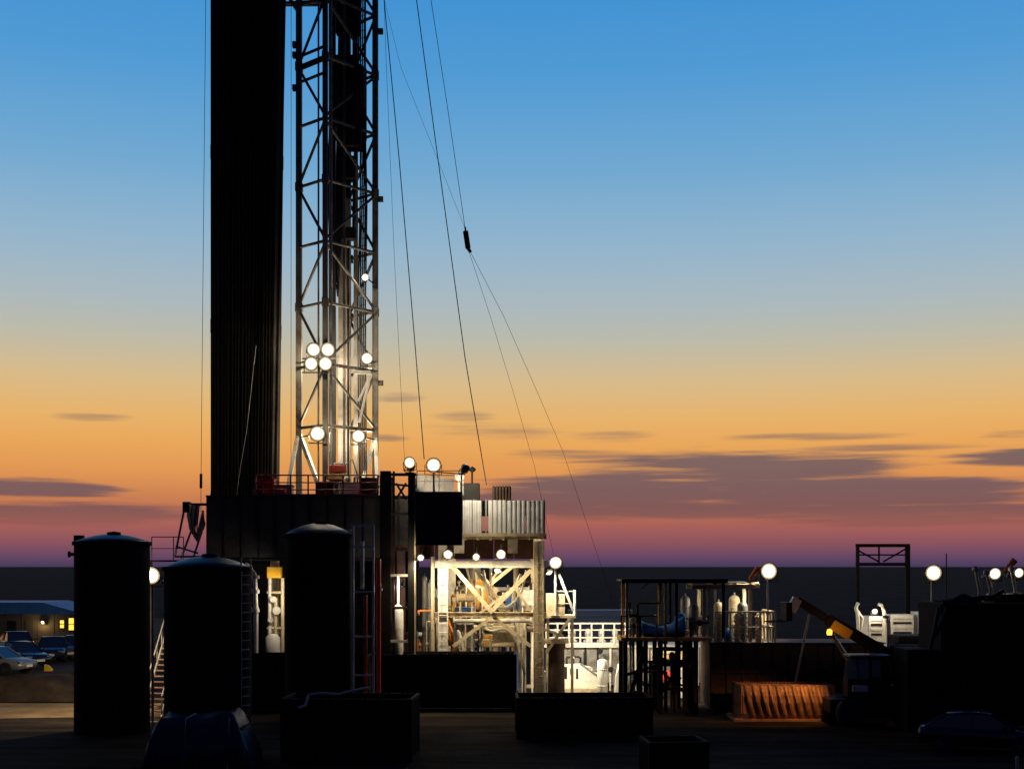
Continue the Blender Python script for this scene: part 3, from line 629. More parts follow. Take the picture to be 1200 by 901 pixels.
# lone leaning pieces right of the row
single('drill_pipe_stand', MB().tube(V(PX(322.5, 66), 66, FZ+.005), V(PX(332.5, 66), 66.3, 37.4), .085, 10), 'pipe_steel', 'lone drill pipe leaning just right of the racked row', 'drill pipe')
single('hoist_wire', MB().tube(V(PX(341, 66), 66, FZ), V(PX(340.5, 66), 66.2, 40), .013, 5), 'cable_steel', 'thin hoist wire between the leaning pipe and the mast', 'wire')
t = Thing('tugger_line', 'thin vertical line with a small weight left of the racked pipe', 'wire', V(PX(235.5, 64), 64, FZ-.5))
t.tub('line', V(PX(235.5, 64), 64, PZ(568, 64)), V(PX(240.5, 64), 64.3, 40), .014, 'cable_steel', 5)
t.tub('weight', V(PX(235.5, 64), 64, PZ(572, 64)), V(PX(235.6, 64), 64, PZ(555, 64)), .07, 'dark_steel', 8)
t.tub('tail', V(PX(235.5, 64), 64, PZ(600, 64)), V(PX(235.5, 64), 64, PZ(572, 64)), .014, 'cable_steel', 5)
for px0, px1, lb in ((299, 276, 'slack pale tag line hanging from the racked pipe, the higher end right'),):
    single('tag_line', MB().path([P(300, 405, 65.2), P(295, 450, 65.2), P(289, 505, 65.2), P(281, 550, 65.2), V(PX(277, 65.2), 65.2, FZ+.01)], .014, 5), 'hose_pale', lb, 'wire')

# bracket with hanging hoses on the left end of the floor
t = Thing('hose_bracket', 'bracket of hanging hoses and struts on the left end of rig floor', 'hoses', V(PX(225, 64), 64, PZ(655, 64)))
t.part('arm', MB().box(PX(214, 64), FX0+.3, 64.3, 64.5, PZ(592, 64), PZ(589, 64)), 'dark_steel')
t.part('block', MB().box(PX(213, 64), PX(221, 64), 64.1, 64.6, PZ(600, 64), PZ(588, 64)+.02), 'dark_steel', bev=.03)
for i in range(8):
    o_ = i*1.6; t.part('hose', MB().path([P(222+o_, 591, 64.2+i*.04), P(220+o_, 603+i, 64.2+i*.04), P(223+o_*.7, 620+2*i, 64.2), P(229+o_*.6, 632-i, 64.2), P(234+o_*.5, 615, 64.3), P(238, 598+i, 64.4)], .055), 'hose_pale' if i % 3 != 2 else 'rubber')
for a, b in (((216, 596), (205, 652)), ((232, 600), (212, 655)), ((240, 612), (226, 655)), ((206, 640), (232, 648))): t.bar('strut', P(*a, 64.4), P(*b, 64.4), .09, 'grey_steel')
t.bar('strut', P(205, 652, 64.4), V(FX0+.2, 64.4, PZ(652, 64.4)), .1, 'dark_steel')

# ------------------------------------------------------------------ wires
crown = V(MX, MY, TOP)
def wire(label, pts, r=.022, group=None): return single('guy_wire', MB().path(pts, r, 5), 'cable_steel', label, 'wire', group)
wire('dark guy wire nearest the mast, ending at the two floor lamps', [V(PX(440, 68), 67.2, TOP), P(450, 0, 66.8), P(468, 190, 66), P(486, 400, 65), P(497, 538, 64.2)], .026)
wire('dark guy wire ending beside the small dark ball lamp', [V(PX(471, 68), 67, TOP), P(488, 0, 66.6), P(515, 200, 65.5), P(545, 420, 64.2), P(570, 568, 64.3)], .026)
wire('faint thin wire hugging the right side of the mast', [V(PX(446, 68), 67.5, TOP), P(452, 60, 67), P(462, 300, 66), P(472, 500, 65), P(475, 556, 64.6)], .010)
t = Thing('hook_block', 'small dark hook block hung on wires high right of the mast', 'hook', P(547, 296, 72))
t.part('cheek', MB().beam(P(545.5, 271, 72), P(548.5, 291, 72), .30, .30), 'black_paint', bev=.05)
t.part('hook', MB().beam(P(547.5, 290, 72), P(551.5, 295.5, 72), .26, .16), 'black_paint')
t.tub('shackle', P(545, 266, 72), P(545.8, 273, 72), .05, 'black_paint')
wire('thin wire holding the hook block from above', [V(PX(489, 68), 68.5, TOP), P(505, 0, 69.3), P(525, 130, 70.6), P(541, 240, 71.8), P(545, 268, 72)], .018)
wire('faint thin wire crossing to the hook block from the mast', [V(PX(441, 68), 68.3, 38.6), P(470, 80, 69.5), P(510, 180, 70.8), P(545, 268, 72)], .009)
wire('thin wire running down left from the hook block', [P(549, 293, 72), P(575, 372, 78), P(604, 468, 86), P(626, 545, 94), V(PX(672, 108), 108, 0)], .012)
wire('thin wire running down right from the hook block', [P(550, 293, 72), P(590, 370, 78), P(630, 460, 86), P(660, 530, 94), V(PX(735, 112), 112, 0)], .013)

# ------------------------------------------------------------------ right side of the rig floor
zf = PZ(577, 61.4)
t = Thing('wind_screen', 'brightly lit white wind screen behind the two floor lamps', 'screen', V(PX(508, 65), 65.2, FZ))
for i in range(4):
    x0 = PX(486, 65)+i*.5; t.part('panel', MB().box(x0+.01, x0+.49, 65.15+.02*(i % 2), 65.19+.02*(i % 2), FZ, FZ+1.15-.05*i), 'white_paint')
t.bar('top_bar', V(PX(486, 65), 65.2, FZ+1.2), V(PX(538, 65), 65.2, FZ+1.15), .06, 'grey_steel')
for px in (486, 512, 537): t.bar('post', V(PX(px, 65), 65.25, FZ), V(PX(px, 65), 65.25, FZ+1.2), .06, 'grey_steel')
pole_lamp('left one of the two bright lamps standing on the doghouse roof', P(480, 542, 61.2), PZ(556, 61.5)+.07, 260, .55, (-.05, -1, -.1), r=.05, beam=(.3, .8, -.5), cone=160)
pole_lamp('right one of the two bright lamps standing on the doghouse roof', P(508, 545, 61.1), zf-.04, 560, .7, (.05, -1, -.1), r=.05, beam=(.55, .75, -.6), cone=150, rear=(1.5, .5))
t = Thing('camera_mast', 'bent white post with a small head right of the two floor lamps', 'post', V(PX(539, 63.4), 63.4, zf-.04))
t.part('post', MB().path([V(PX(539, 63.4), 63.4, zf-.04), P(538, 566, 63.4), P(540, 556, 63.4), P(544, 548, 63.4)], .07, 8), 'white_paint'); t.part('head', MB().box(PX(542, 63.4), PX(547.5, 63.4), 63.2, 63.6, PZ(548, 63.4), PZ(543.5, 63.4)), 'white_paint')
t.part('drum', MB().lathe([(.22, -.15), (.25, 0), (.22, .15)], P(538.5, 559, 63.4), 12, 'y'), 'white_paint')
# platform with the grey corrugated screens
PD = 63.4; pz = PZ(625, PD)
t = Thing('side_platform', 'railed platform under the grey corrugated screens beside the rig', 'platform', V(PX(588, PD), PD+1, pz-.4))
t.part('deck', MB().box(PX(541, PD), PX(639, PD), PD-1.2, PD+2.4, pz-.16, pz-.01), 'cream_steel')
for i in range(7): x = PX(545+i*15, PD); t.bar('joist', V(x, PD-1.1, pz-.24), V(x, PD+2.3, pz-.24), .1, 'cream_steel', .14)
for px in (541.5, 555, 569.5, 638): t.bar('post', V(PX(px, PD), PD+.12, pz-.01), V(PX(px, PD), PD+.12, PZ(585, PD)), .08, 'grey_steel')
for nm, a, b, lb in (('corrugated_screen', 542.3, 565, 'narrow grey corrugated sheet screen at left end of the side platform'), ('corrugated_screen', 572, 637.5, 'wide pale grey corrugated sheet screen on the side platform')):
    t = Thing(nm, lb, 'screen', V(PX((a+b)/2, PD), PD, pz))
    ptch = .21; x = PX(a, PD); xe = PX(b, PD); k = max(2, round((xe-x)/1.02)); 
    for i in range(k):
        xx0 = x+(xe-x)*i/k; xx1 = x+(xe-x)*(i+1)/k
        t.part('sheet', MB().corr((xx0+.012, PD, 0), (xx1-.012, PD, 0), pz, PZ(586+.4*i, PD), ptch, .06), 'grey_sheet')
    for zz in (pz+.02, PZ(586, PD)-.1): t.bar('rail', V(x, PD+.05, zz), V(xe, PD+.05, zz), .05, 'grey_steel')
t = Thing('exhaust_box', 'small grey machine box above the narrow corrugated screen', 'box', V(PX(552, 64), 64.3, pz))
t.part('body', MB().box(PX(542, 64), PX(562, 64), 63.9, 64.7, pz, PZ(566, 64)), 'dark_steel', bev=.03); t.tub('vent_stem', V(PX(553, 64), 64.3, PZ(566, 64)), V(PX(553, 64), 64.3, PZ(552, 64)), .05, 'dark_steel')
t.part('vent_cap', MB().lathe([(.05, -.14), (.17, -.06), (.18, .04), (.02, .15)], P(553.5, 550, 64.3), 12), 'dark_steel')
t = Thing('radiator_box', 'brownish slatted radiator box standing behind the wide corrugated screen', 'box', V(PX(588, 64), 64.2, pz))
t.part('body', MB().box(PX(577, 64), PX(599, 64), 64.0, 64.6, pz, PZ(570, 64)), 'dark_steel')
for i in range(6): t.part('slat', MB().box(PX(577.5+i*3.6, 64), PX(579.6+i*3.6, 64), 63.93, 63.99, PZ(600, 64), PZ(569, 64)), 'brown_rust')
# cabinets under the platform
for px0, px1, py0, py1, m_, lb in ((533, 544, 630, 648, 'white_paint', 'pale electric cabinet hanging below the narrow corrugated screen'), (595, 607, 632, 648, 'cream_steel', 'cream electric cabinet hanging below the wide corrugated screen'), (517, 532, 620, 630, 'grey_sheet', 'small grey junction box left of the side platform')):
    t = Thing('electric_cabinet', lb, 'cabinet', V(PX((px0+px1)/2, 62.5), 62.5, PZ(py1, 62.5)))
    t.part('body', MB().box(PX(px0, 62.5), PX(px1, 62.5), 62.3, 62.6, PZ(py1, 62.5), PZ(py0, 62.5)), m_, bev=.015); t.part('door', MB().box(PX(px0+1, 62.5), PX(px1-1, 62.5), 62.27, 62.297, PZ(py1-1, 62.5), PZ(py0+1, 62.5)), m_)
    t.bar('hanger', V(PX((px0+px1)/2, 62.5), 62.62, PZ(py1, 62.5)), V(PX((px0+px1)/2, 62.5), 62.62, PZ(py0, 62.5)+.5), .06, 'grey_steel')
t = Thing('control_shelf', 'dark recessed control wall between doghouse and side platform', 'wall', V(PX(555, 64.5), 64.6, PZ(655, 64.5)))
for i in range(6): x0 = PX(486, 64.5)+i*1.0; t.part('panel', MB().box(x0, x0+.98, 64.5, 64.56, PZ(655, 64.5), PZ(622, 64.5)), 'oxide_red')
t.bar('beam', V(PX(486, 64.4), 64.42, PZ(630, 64.4)), V(PX(532, 64.4), 64.42, PZ(630, 64.4)), .1, 'grey_steel')
# under-floor lamps
for px, py, s_, lb in ((493, 653, .34, 'leftmost of four lamps in the row under the rig floor'), (525, 649, .48, 'second of four lamps in the row under the rig floor'), (558, 652, .36, 'third of four lamps in the row under the rig floor'), (587, 649, .48, 'rightmost of four lamps in the row under the rig floor')):
    q = P(px, py, 61.2); wall_lamp(lb, q, V(q.x, 62.5, q.z+.45), 400, s_, (.05, -.75, -.6), 'lamps under the rig floor', color=(1, .80, .50), spot=165, beam=(.05, .35, -1)).light(q+V(0, -.25, .1), 45, (1, .80, .50), .1)  # the small point light is an added fill without a fixture
q = P(583, 668, 66); wall_lamp('small lamp deep inside the substructure behind the braces', q, V(q.x, 66.3, q.z+.4), 420, .3, (-.1, -.6, -.7), color=(1, .80, .50))
q = P(560, 664, 69.5); wall_lamp('small lamp at the back of the substructure', q, V(q.x, 69.9, q.z+.4), 420, .25, (.1, .2, -.9), color=(1, .80, .50))

# red columns of the stair shaft
t = Thing('lift_shaft', 'two tall dark red columns with cross bars left of the lit substructure', 'frame', V(PX(467, 61.5), 61.5, 0))
for px, w_, m_ in ((452, .5, 'dark_steel'), (461.5, .10, 'oxide_red'), (482, .30, 'dark_steel'), (486, .08, 'cream_steel')):  # thin red and cream strips paint the lit edges of the dark columns
    x = PX(px, 61.5); t.part('column', MB().ibeam(V(x, 61.5, 0), V(x, 61.5, PZ(552 if px < 470 else 556, 61.5)), w_, w_*.8, .03), m_)
for py, m_ in ((602, 'grey_steel'), (640, 'oxide_red'), (674, 'white_paint'), (712, 'oxide_red'), (751, 'white_paint')): t.bar('cross_bar', V(PX(455, 61.5), 61.45, PZ(py, 61.5)), V(PX(484, 61.5), 61.45, PZ(py, 61.5)), .12, m_)
t.bar('rear_column', V(PX(455, 61.5), 63.2, 0), V(PX(455, 61.5), 63.2, PZ(556, 61.5)), .25, 'dark_steel'); t.bar('rear_column', V(PX(482, 61.5), 63.2, 0), V(PX(482, 61.5), 63.2, PZ(556, 61.5)), .25, 'dark_steel')
t.part('top_frame', MB().beam(P(446, 556, 61.5), P(488, 556, 61.5), .14).beam(P(446, 566, 61.5), P(488, 570, 61.5), .1).beam(P(464, 566, 61.6), P(476, 585, 61.6), .1).beam(P(476, 566, 61.7), P(464, 585, 61.7), .1), 'grey_steel')
t = Thing('gas_separator', 'white upright gas separator bottle between the two red columns', 'vessel', V(PX(466.5, 62.3), 62.3, 0))
x = PX(466.5, 62.3)
t.part('shell', MB().lathe([(.16, .3), (.2, .5), (.2, 2.5), (.26, 2.6), (.26, 4.6), (.18, 4.85), (.05, 4.95)], V(x, 62.3, 0), 16), 'white_paint'); t.tub('vent_pipe', V(x, 62.3, 4.9), V(x, 62.3, 6.3), .06, 'white_paint')
t.part('skirt', MB().lathe([(.3, 0), (.2, .32)], V(x, 62.3, 0), 16), 'white_paint')
wall_lamp('lamp inside the lift shaft above the white gas separator', P(471, 685, 61.7), P(474, 674, 61.6)+V(.0, 0, 0), 160, .2, (-.3, .5, -.7), color=(1, .9, .75))

# machinery inside the substructure
def bop(px, D):
    x = PX(px, D); t = Thing('blowout_preventer', 'ochre blowout preventer stack standing inside the substructure', 'machine', V(x, D, 0)); c = V(x, D, 0)
    t.part('wellhead', MB().lathe([(.5, 0), (.5, .5), (.7, .52), (.7, .75), (.4, .8), (.4, 1.3)], c, 20), 'grey_steel')
    for z0 in (1.3, 2.35, 3.4):
        t.part('ram_body', MB().box(x-1.25, x+1.25, D-.42, D+.42, z0+.12, z0+.82), 'ochre', bev=.08); t.part('flange', MB().lathe([(.62, z0-.04), (.62, z0+.12)], c, 20), 'blue_tarp')
        for sx in (-1, 1): t.part('bonnet', MB().lathe([(.3, 1.25*sx), (.3, 1.55*sx), (.16, 1.56*sx), (.16, 1.95*sx)], c+V(0, 0, z0+.47), 14, 'x'), 'ochre')
    t.part('annular', MB().lathe([(.62, 4.4), (.95, 4.5), (1.0, 4.8), (1.0, 5.4), (.85, 5.7), (.5, 5.85), (.5, 6.1)], c, 24), 'ochre'); t.tub('bell_nipple', V(x, D, 6.1), V(x, D, 8.6), .35, 'grey_steel', 16)
bop(556, 68.5)
for i, px in enumerate((497, 503, 509)): vessel('accumulator_bottle', ['slim pale bottle nearest the red columns', 'slim pale bottle in the middle of three beside the ladder column', 'slim pale bottle nearest the ladder column'][i], V(PX(px, 64), 64.3, 0), .13, 6.3-.3*i, 'grey_steel', 'bottle', 'slim bottles beside the ladder column')
single('column_pipe', MB().tube(V(PX(507, 62.5), 62.6, 0), V(PX(507, 62.5), 62.6, PZ(652, 62.5)), .09, 8), 'cream_steel', 'cream vertical pipe just left of the ladder column', 'pipe')
t = Thing('mud_pump', 'rust and grey pump unit low behind the corrugated container', 'machine', V(PX(500, 66), 66, 0))
x = PX(500, 66)
t.part('skid', MB().box(x-1.2, x+1.0, 65.2, 66.8, 0, .5), 'dark_steel'); t.part('case', MB().box(x-1.1, x-.1, 65.4, 66.5, .5, 3.4), 'brown_rust', bev=.1); t.part('motor', MB().lathe([(.55, .1), (.6, .2), (.6, 1.1), (.4, 1.2)], V(x-.1, 65.9, 2.4), 18, 'x'), 'grey_steel')
t.part('head', MB().box(x-.3, x+.6, 65.3, 66.4, .5, 1.8), 'ochre', bev=.05); t.tub('discharge_pipe', V(x-.6, 65.3, 3.3), V(x+1.2, 65.3, 3.35), .12, 'white_paint')
for i, (pts, m_, lb) in enumerate([([(521, 716), (527, 732), (531, 745), (529, 770)], 'orange_paint', 'orange hose curving down right of the ladder column'), ([(515, 740), (522, 735), (530, 750), (537, 775)], 'orange_paint', 'orange hose looping low beside the ladder column'), ([(536, 738), (541, 748), (545, 775)], 'white_paint', 'short white hose beside the orange hoses'),
                        ([(560, 730), (575, 741), (590, 735), (605, 745), (615, 790)], 'hose_pale', 'pale hose sagging below the brace crossing'), ([(566, 668), (572, 700), (590, 716), (610, 700), (617, 668)], 'hose_pale', 'pale hose hanging in a loop between the braces'), ([(610, 672), (598, 705), (612, 728), (640, 738), (660, 745)], 'hose_pale', 'pale hose running out to the white rail on the right')]):
    pp = []
    D_ = 63.4+i*.35; base = [P(*q, D_) for q in pts]
    for a_, b_ in zip(base[:-1], base[1:]): pp += [a_.lerp(b_, k_/4) for k_ in range(4)]
    pp.append(base[-1]); 
    for _ in range(3): pp = [pp[0]]+[(pp[k_-1]+pp[k_]*2+pp[k_+1])/4 for k_ in range(1, len(pp)-1)]+[pp[-1]]
    single('hose', MB().path(pp, .07, 8), m_, lb, 'hose')
for i, (a, b, D_, r_, m_, lb) in enumerate([((536, 700), (556, 700), 64.6, .22, 'cream_steel', 'thick cream pipe upper one left of the brace crossing'), ((532, 727), (622, 727), 64.2, .11, 'white_paint', 'long white pipe level below the brace crossing'), ((536, 690), (620, 690), 72, .12, 'white_paint', 'long white pipe level at the back of the substructure'), ((536, 735), (628, 737), 66.0, .15, 'cream_steel', 'thick cream flow pipe above the container edge')]):
    p0, p1 = P(*a, D_), P(*b, D_); t = Thing('flow_pipe', lb, 'pipe', (p0+p1)/2)
    t.tub('pipe', p0, p1, r_, m_, 10)
    for q in (p0, p1): t.tub('flange', q-V(.04, 0, 0), q+V(.04, 0, 0), r_*1.5, m_, 12)
    for q in (p0.lerp(p1, .15), p0.lerp(p1, .85)): t.bar('support', q-V(0, 0, r_), V(q.x, q.y, 0), .08, 'cream_steel')
random.seed(21)
for i, (px, py, w_, h_, D_, m_) in enumerate([(545, 745, 20, 30, 65, 'grey_steel'), (590, 745, 26, 24, 65.4, 'cream_steel'), (610, 738, 14, 30, 66, 'white_paint'), (600, 705, 16, 14, 70, 'blue_tarp'), (618, 700, 14, 18, 69, 'white_paint'), (545, 716, 24, 10, 66.5, 'blue_tarp')]):
    x, z_ = PX(px, D_), PZ(py, D_); a, b = w_/2*D_/FOC, h_/2*D_/FOC
    lbs = ['grey machine cabinet low between the orange hoses and crossing', 'cream machine cabinet low under the brace crossing', 'white machine cabinet low beside the right column', 'blue box on legs high behind the right brace', 'white box on legs high behind the right column', 'flat blue box on legs behind the left brace']
    t = Thing('machine_cabinet', lbs[i], 'cabinet', V(x, D_, 0)); t.part('body', MB().box(x-a, x+a, D_-.4, D_+.4, z_-b, z_+b), m_, bev=.03)
    t.part('door', MB().box(x-a+.06, x+a-.06, D_-.425, D_-.402, z_-b+.06, z_+b-.06), m_); t.bar('leg', V(x-a+.06, D_, 0), V(x-a+.06, D_, z_-b), .08, m_); t.bar('leg', V(x+a-.06, D_, 0), V(x+a-.06, D_, z_-b), .08, m_)
def piping(label, px0, px1, py0, py1, D0, D1, n, mats, seed, rr=(.04, .1)):
    random.seed(seed); t = Thing('process_piping', label, 'piping', V(PX((px0+px1)/2, D0), (D0+D1)/2, 0))
    for i in range(n):
        D_ = random.uniform(D0, D1); a = P(random.uniform(px0, px1), random.uniform(py0, py1), D_); r_ = random.uniform(*rr); m_ = random.choice(mats)
        b = a+V(random.choice((-1, 1))*random.uniform(.5, 1.8), 0, 0); b.x = min(max(b.x, PX(px0, D_)), PX(px1, D_))
        c_ = b+V(0, 0, random.uniform(-1.6, .9)); d_ = c_+V(0, random.uniform(.3, .9), 0)
        k_ = random.random()
        if k_ < .6: pts_ = [V(a.x, a.y, 0), a, a.lerp(b, .12)+V(0, 0, .02), b, b.lerp(c_, .1), c_, d_]
        else: pts_ = [V(a.x, a.y, 0), a]
        t.part('pipe', MB().path(pts_, r_, 7), m_)
        q = a.lerp(V(a.x, a.y, 0), random.uniform(.1, .5)); t.part('flange', MB().tube(q-V(0, 0, .05), q+V(0, 0, .05), r_*1.8, 10), m_)
        if i % 3 == 0:
            t.part('valve', MB().lathe([(r_*1.2, -.14), (r_*2.2, -.06), (r_*2.2, .06), (r_*1.2, .14)], a.lerp(b, .5) if k_ < .6 else q+V(0, 0, .3), 10, 'x'), random.choice(mats)); w2 = (a.lerp(b, .5) if k_ < .6 else q+V(0, 0, .3))+V(0, -r_*2.3, 0)
            t.part('handwheel', MB().lathe([(.10, -.02), (.15, -.02), (.15, .02), (.10, .02)], w2, 12, 'y'), random.choice(('red_paint', 'cream_steel', 'dark_steel')))
    return t
piping('tangle of cream and white pipes inside the lit substructure', 530, 622, 675, 750, 64.5, 71, 26, ['white_paint', 'cream_steel', 'grey_steel', 'ochre', 'cream_steel', 'dark_steel'], 4)
piping('low rusty pipes and valves left of the ladder column', 488, 512, 690, 765, 63.3, 66, 9, ['brown_rust', 'cream_steel', 'grey_steel', 'orange_paint'], 8)
piping('white pipes in front of the white mud tank', 664, 742, 758, 800, 68.5, 71.4, 12, ['white_paint', 'white_paint', 'grey_steel', 'dark_steel'], 12, (.04, .08))
piping('dark pipes and valves among the canopy legs', 738, 815, 756, 815, 59.3, 61.3, 16, ['dark_steel', 'dark_steel', 'black_paint', 'brown_rust'], 15, (.05, .12))
piping('dark pipes rising from the canopy deck and its machines', 738, 830, 706, 742, 59.3, 61.2, 12, ['dark_steel', 'brown_rust', 'grey_steel'], 19, (.04, .08))
piping('dark pipes between the telehandler and the big dark tank', 1040, 1100, 722, 800, 58.6, 61.5, 12, ['dark_steel', 'grey_steel', 'black_paint'], 23, (.04, .1))
random.seed(31)
t = Thing('floor_piping', 'red and pale pipework on the drill floor behind the rail', 'piping', V(PX(372, 65), 65, FZ))
for i in range(22):
    x = PX(random.uniform(304, 441), 65.6); y = random.uniform(64.5, 66.2); h_ = random.uniform(.3, 1.15); b = random.uniform(-.6, .6); m_ = random.choice(['red_paint', 'oxide_red', 'white_paint', 'grey_steel', 'cream_steel'])
    t.part('pipe', MB().path([V(x, y, FZ), V(x, y, FZ+h_*.8), V(x+b*.2, y, FZ+h_), V(x+b, y, FZ+h_*.95), V(x+b*1.1, y, FZ+.02)], random.uniform(.03, .07), 7), m_)
# brown pedestal beside the right column
t = Thing('pedestal_column', 'thick brown pedestal column standing right of the lit frame', 'column', V(PX(652, 64), 64, 0))
x = PX(652, 64)
t.part('shaft', MB().lathe([(.45, 0), (.42, .3), (.40, 2.6), (.46, 2.7), (.46, 2.95)], V(x, 64, 0), 20), 'brown_rust'); t.part('cap', MB().box(x-.6, x+.6, 63.6, 64.5, 2.95, 3.15), 'cream_steel')
t.part('box', MB().box(x-1.1, x-.55, 63.3, 63.8, .3, 1.6), 'white_paint', bev=.03); t.part('stand', MB().box(x-1.0, x-.65, 63.4, 63.7, 0, .3), 'cream_steel')

# outrigger with rail and lamp
D = 63.6; t = Thing('outrigger_platform', 'small lit outrigger platform with rail right of the substructure', 'platform', V(PX(656, D), D, 0)); z0 = PZ(721, D)
t.part('deck', MB().box(PX(638, D), PX(675, D), D, D+1.6, z0-.12, z0), 'cream_steel')
rail(t, [V(PX(652, D), D+.04, z0), V(PX(674.5, D), D+.04, z0), V(PX(674.5, D), D+1.55, z0)], 1.2, 'white_paint', .035, .9)
t.part('kick_panel', MB().box(PX(640, D), PX(662, D), D+.1, D+.14, z0, z0+1.1), 'cream_steel'); t.bar('stay', P(655, 672, D), P(672, 716, D-.1), .12, 'white_paint'); t.bar('strut', P(640, 765, D), P(668, 724, D), .14, 'cream_steel')
for px in (643, 672): t.bar('leg', V(PX(px, D), D+1.4, 0), V(PX(px, D), D+1.4, z0-.12), .14, 'cream_steel')
pole_lamp('bright lamp on the outrigger right of the lit substructure', P(651, 659, 63.2), z0, 2200, .66, (.1, -1, -.2), r=.05, material='white_paint', beam=(.55, .75, -.55), cone=140)
q = P(643.5, 671, 63); wall_lamp('tilted white lamp just below left of the outrigger lamp', q, P(637, 668, 62.7), 500, .34, (.5, -.5, -.7), round_=False, spot=140, beam=(.4, .2, -.9))

# mast lamps
def rack(label, pos, nx, nz, size, power, support, aim=(0, -1, -.25)):
    pos = Vector(pos); t = Thing('floodlight_rack', label, 'floodlight', support)
    for j in range(nz):
        zz = pos.z+(j-(nz-1)/2)*size*1.02; t.bar('crossarm', V(pos.x-size*nx*.62, pos.y+.2, zz-size*.6), V(pos.x+size*nx*.62, pos.y+.2, zz-size*.6), .06, 'lamp_case')
        for i in range(nx): lamp_head(t, V(pos.x+(i-(nx-1)/2)*size*1.04+(j % 2)*.12, pos.y, zz), aim, size)
    t.bar('hanger', V(pos.x, pos.y+.22, pos.z-size*nz*.75), V(pos.x, pos.y+.22, pos.z+size*nz*.7), .07, 'lamp_case'); t.bar('arm', V(pos.x, pos.y+.24, pos.z), support, .07, 'lamp_case')
    t.light(pos+V(.1, 1.7, .0), power, (1, .84, .60), .25); t.light(pos+V(.4, -1.0, .1), power*.16, (1, .84, .60), .25)  # main light set behind the heads; the weaker one is an added front fill
q = P(373, 418, 65.3); rack('largest floodlight cluster, on the left face of the mast', q, 2, 2, .70, 1000, at(A, q.z))
q = P(430, 420, 67.3); rack('smaller floodlight cluster level with the largest, on the right mast leg', q, 1, 1, .62, 420, at(Cc, q.z))
q = P(372, 508, 65.5); rack('lower left floodlight pair above the mast foot', q, 1, 1, .78, 650, at(A, q.z))
q = P(420, 511, 66.8); rack('lower right floodlight pair above the mast foot', q, 1, 1, .70, 480, at(Cc, q.z))
q = P(428, 325, 67.6); wall_lamp('small upper lamp on the right mast leg above the clusters', q, at(Cc, q.z-.2), 60, .34, (0, -1, -.5), radius=.08)
t = Thing('lamp_platform', 'white lit maintenance basket under the right floodlight cluster', 'platform', V(PX(426, 67.6), 67.4, PZ(440, 67.5)))
t.part('floor', MB().box(PX(416, 67.5), PX(435, 67.5), 67.0, 68.0, PZ(436, 67.5)-.06, PZ(436, 67.5)), 'white_paint'); t.bar('arm', P(420, 470, 67.4), P(434, 440, 67.4), .12, 'white_paint'); t.bar('arm', P(421, 495, 67.4), P(432, 448, 67.4), .14, 'white_paint')

# ------------------------------------------------------------------ dark containers in front of the rig
dk = 'dark_steel'
container('steel_container', 'dark corrugated container at the foot of the substructure, beside the lit ground', PX(524, 63), 61.2, 0, 6.8, 2.4, 2.66, 'black_paint', 0, 'dark containers', pitch=.3)
container('steel_container', 'dark corrugated container behind the tallest tank', PX(365, 63), 61.0, 0, 6.3, 2.4, 2.62, 'black_paint', 0, 'dark containers', pitch=.3)
container('open_skip', 'low dark corrugated skip right of the dark container', PX(682, 52), 51.5, 0, 5.4, 2.2, 1.62, 'black_paint', R(1.5), None, 'skip', False, .33)
container('open_skip', 'small dark skip cut by the bottom edge of picture', PX(790, 41), 41.2, 0, 1.95, 1.6, 1.25, 'black_paint', R(6), None, 'skip', False, .3)
t = container('open_skip', 'black skip with a hose lying over it near the bottom', PX(410, 45), 45.5, 0, 4.6, 2.2, 2.2, 'black_paint', R(-3), None, 'skip', False, .33)
single('hose', MB().path([P(350, 829, 43.8), P(358, 826, 44.0), P(362, 814, 44.25)]+[P(370+i*9, [812.5, 812, 813, 813.5, 811, 809, 807, 806][i], 44.3) for i in range(8)], .05, 8), 'hose_pale', 'pale hose draped over the black skip near the bottom', 'hose')

# ------------------------------------------------------------------ yard behind: white tank, rail, A frame
D = 72.0
t = Thing('mud_tank', 'white mud tank with rail, brightly lit right of the rig', 'tank', V(PX(690, D), D+1.5, 0)); x0, x1 = PX(640, D), PX(834, D); zt = PZ(757, D)
t.part('body', MB().box(x0, x1, D, D+3, .25, zt-.05), 'grey_steel'); t.part('deck', MB().box(x0-.15, x1+.15, D-.25, D+3.1, zt-.05, zt+.07), 'white_paint')
for i in range(14): x = x0+.1+(x1-x0-.2)*i/13; t.part('rib', MB().box(x-.06, x+.06, D-.1, D, .1, zt-.06), 'dark_steel' if 1 < i < 5 else 'white_paint')
for i in range(3): x = x0+.4+(x1-x0-.8)*i/2; t.part('skid', MB().box(x-.3, x+.3, D, D+3, 0, .25), 'dark_steel')
rail(t, [V(x0, D-.2, zt+.07), V(PX(733, D), D-.2, zt+.07)], 1.22, 'white_paint', .055, .62, (.35, .7), True)
for i, px in enumerate((652, 672, 690, 706, 722)): 
    x = PX(px, D); t.part('agitator', MB().lathe([(.26, zt+.1), (.26, zt+.3), (.17, zt+.34), (.17, zt+.9), (.08, zt+.96)], V(x, D+.8, 0), 14), 'white_paint')
t = Thing('white_stair_frame', 'white triangular stair side plate standing on lit ground', 'stairs', V(PX(680, 68), 68, 0)); D = 68
t.part('side_plate', MB().prism([(PX(659, D), 0.35), (PX(659, D), PZ(778, D)), (PX(680, D), PZ(777, D)), (PX(707, D), PZ(796, D)), (PX(707, D), .35)], D, D+.08), 'white_paint')
for a, b, c_, d_ in ((661.5, 664.5, 781, 795), (668, 672, 783, 790), (675, 677.5, 783, 795)): t.part('slot', MB().box(PX(a, D), PX(b, D), D-.012, D-.002, PZ(d_, D), PZ(c_, D)), 'dark_steel')
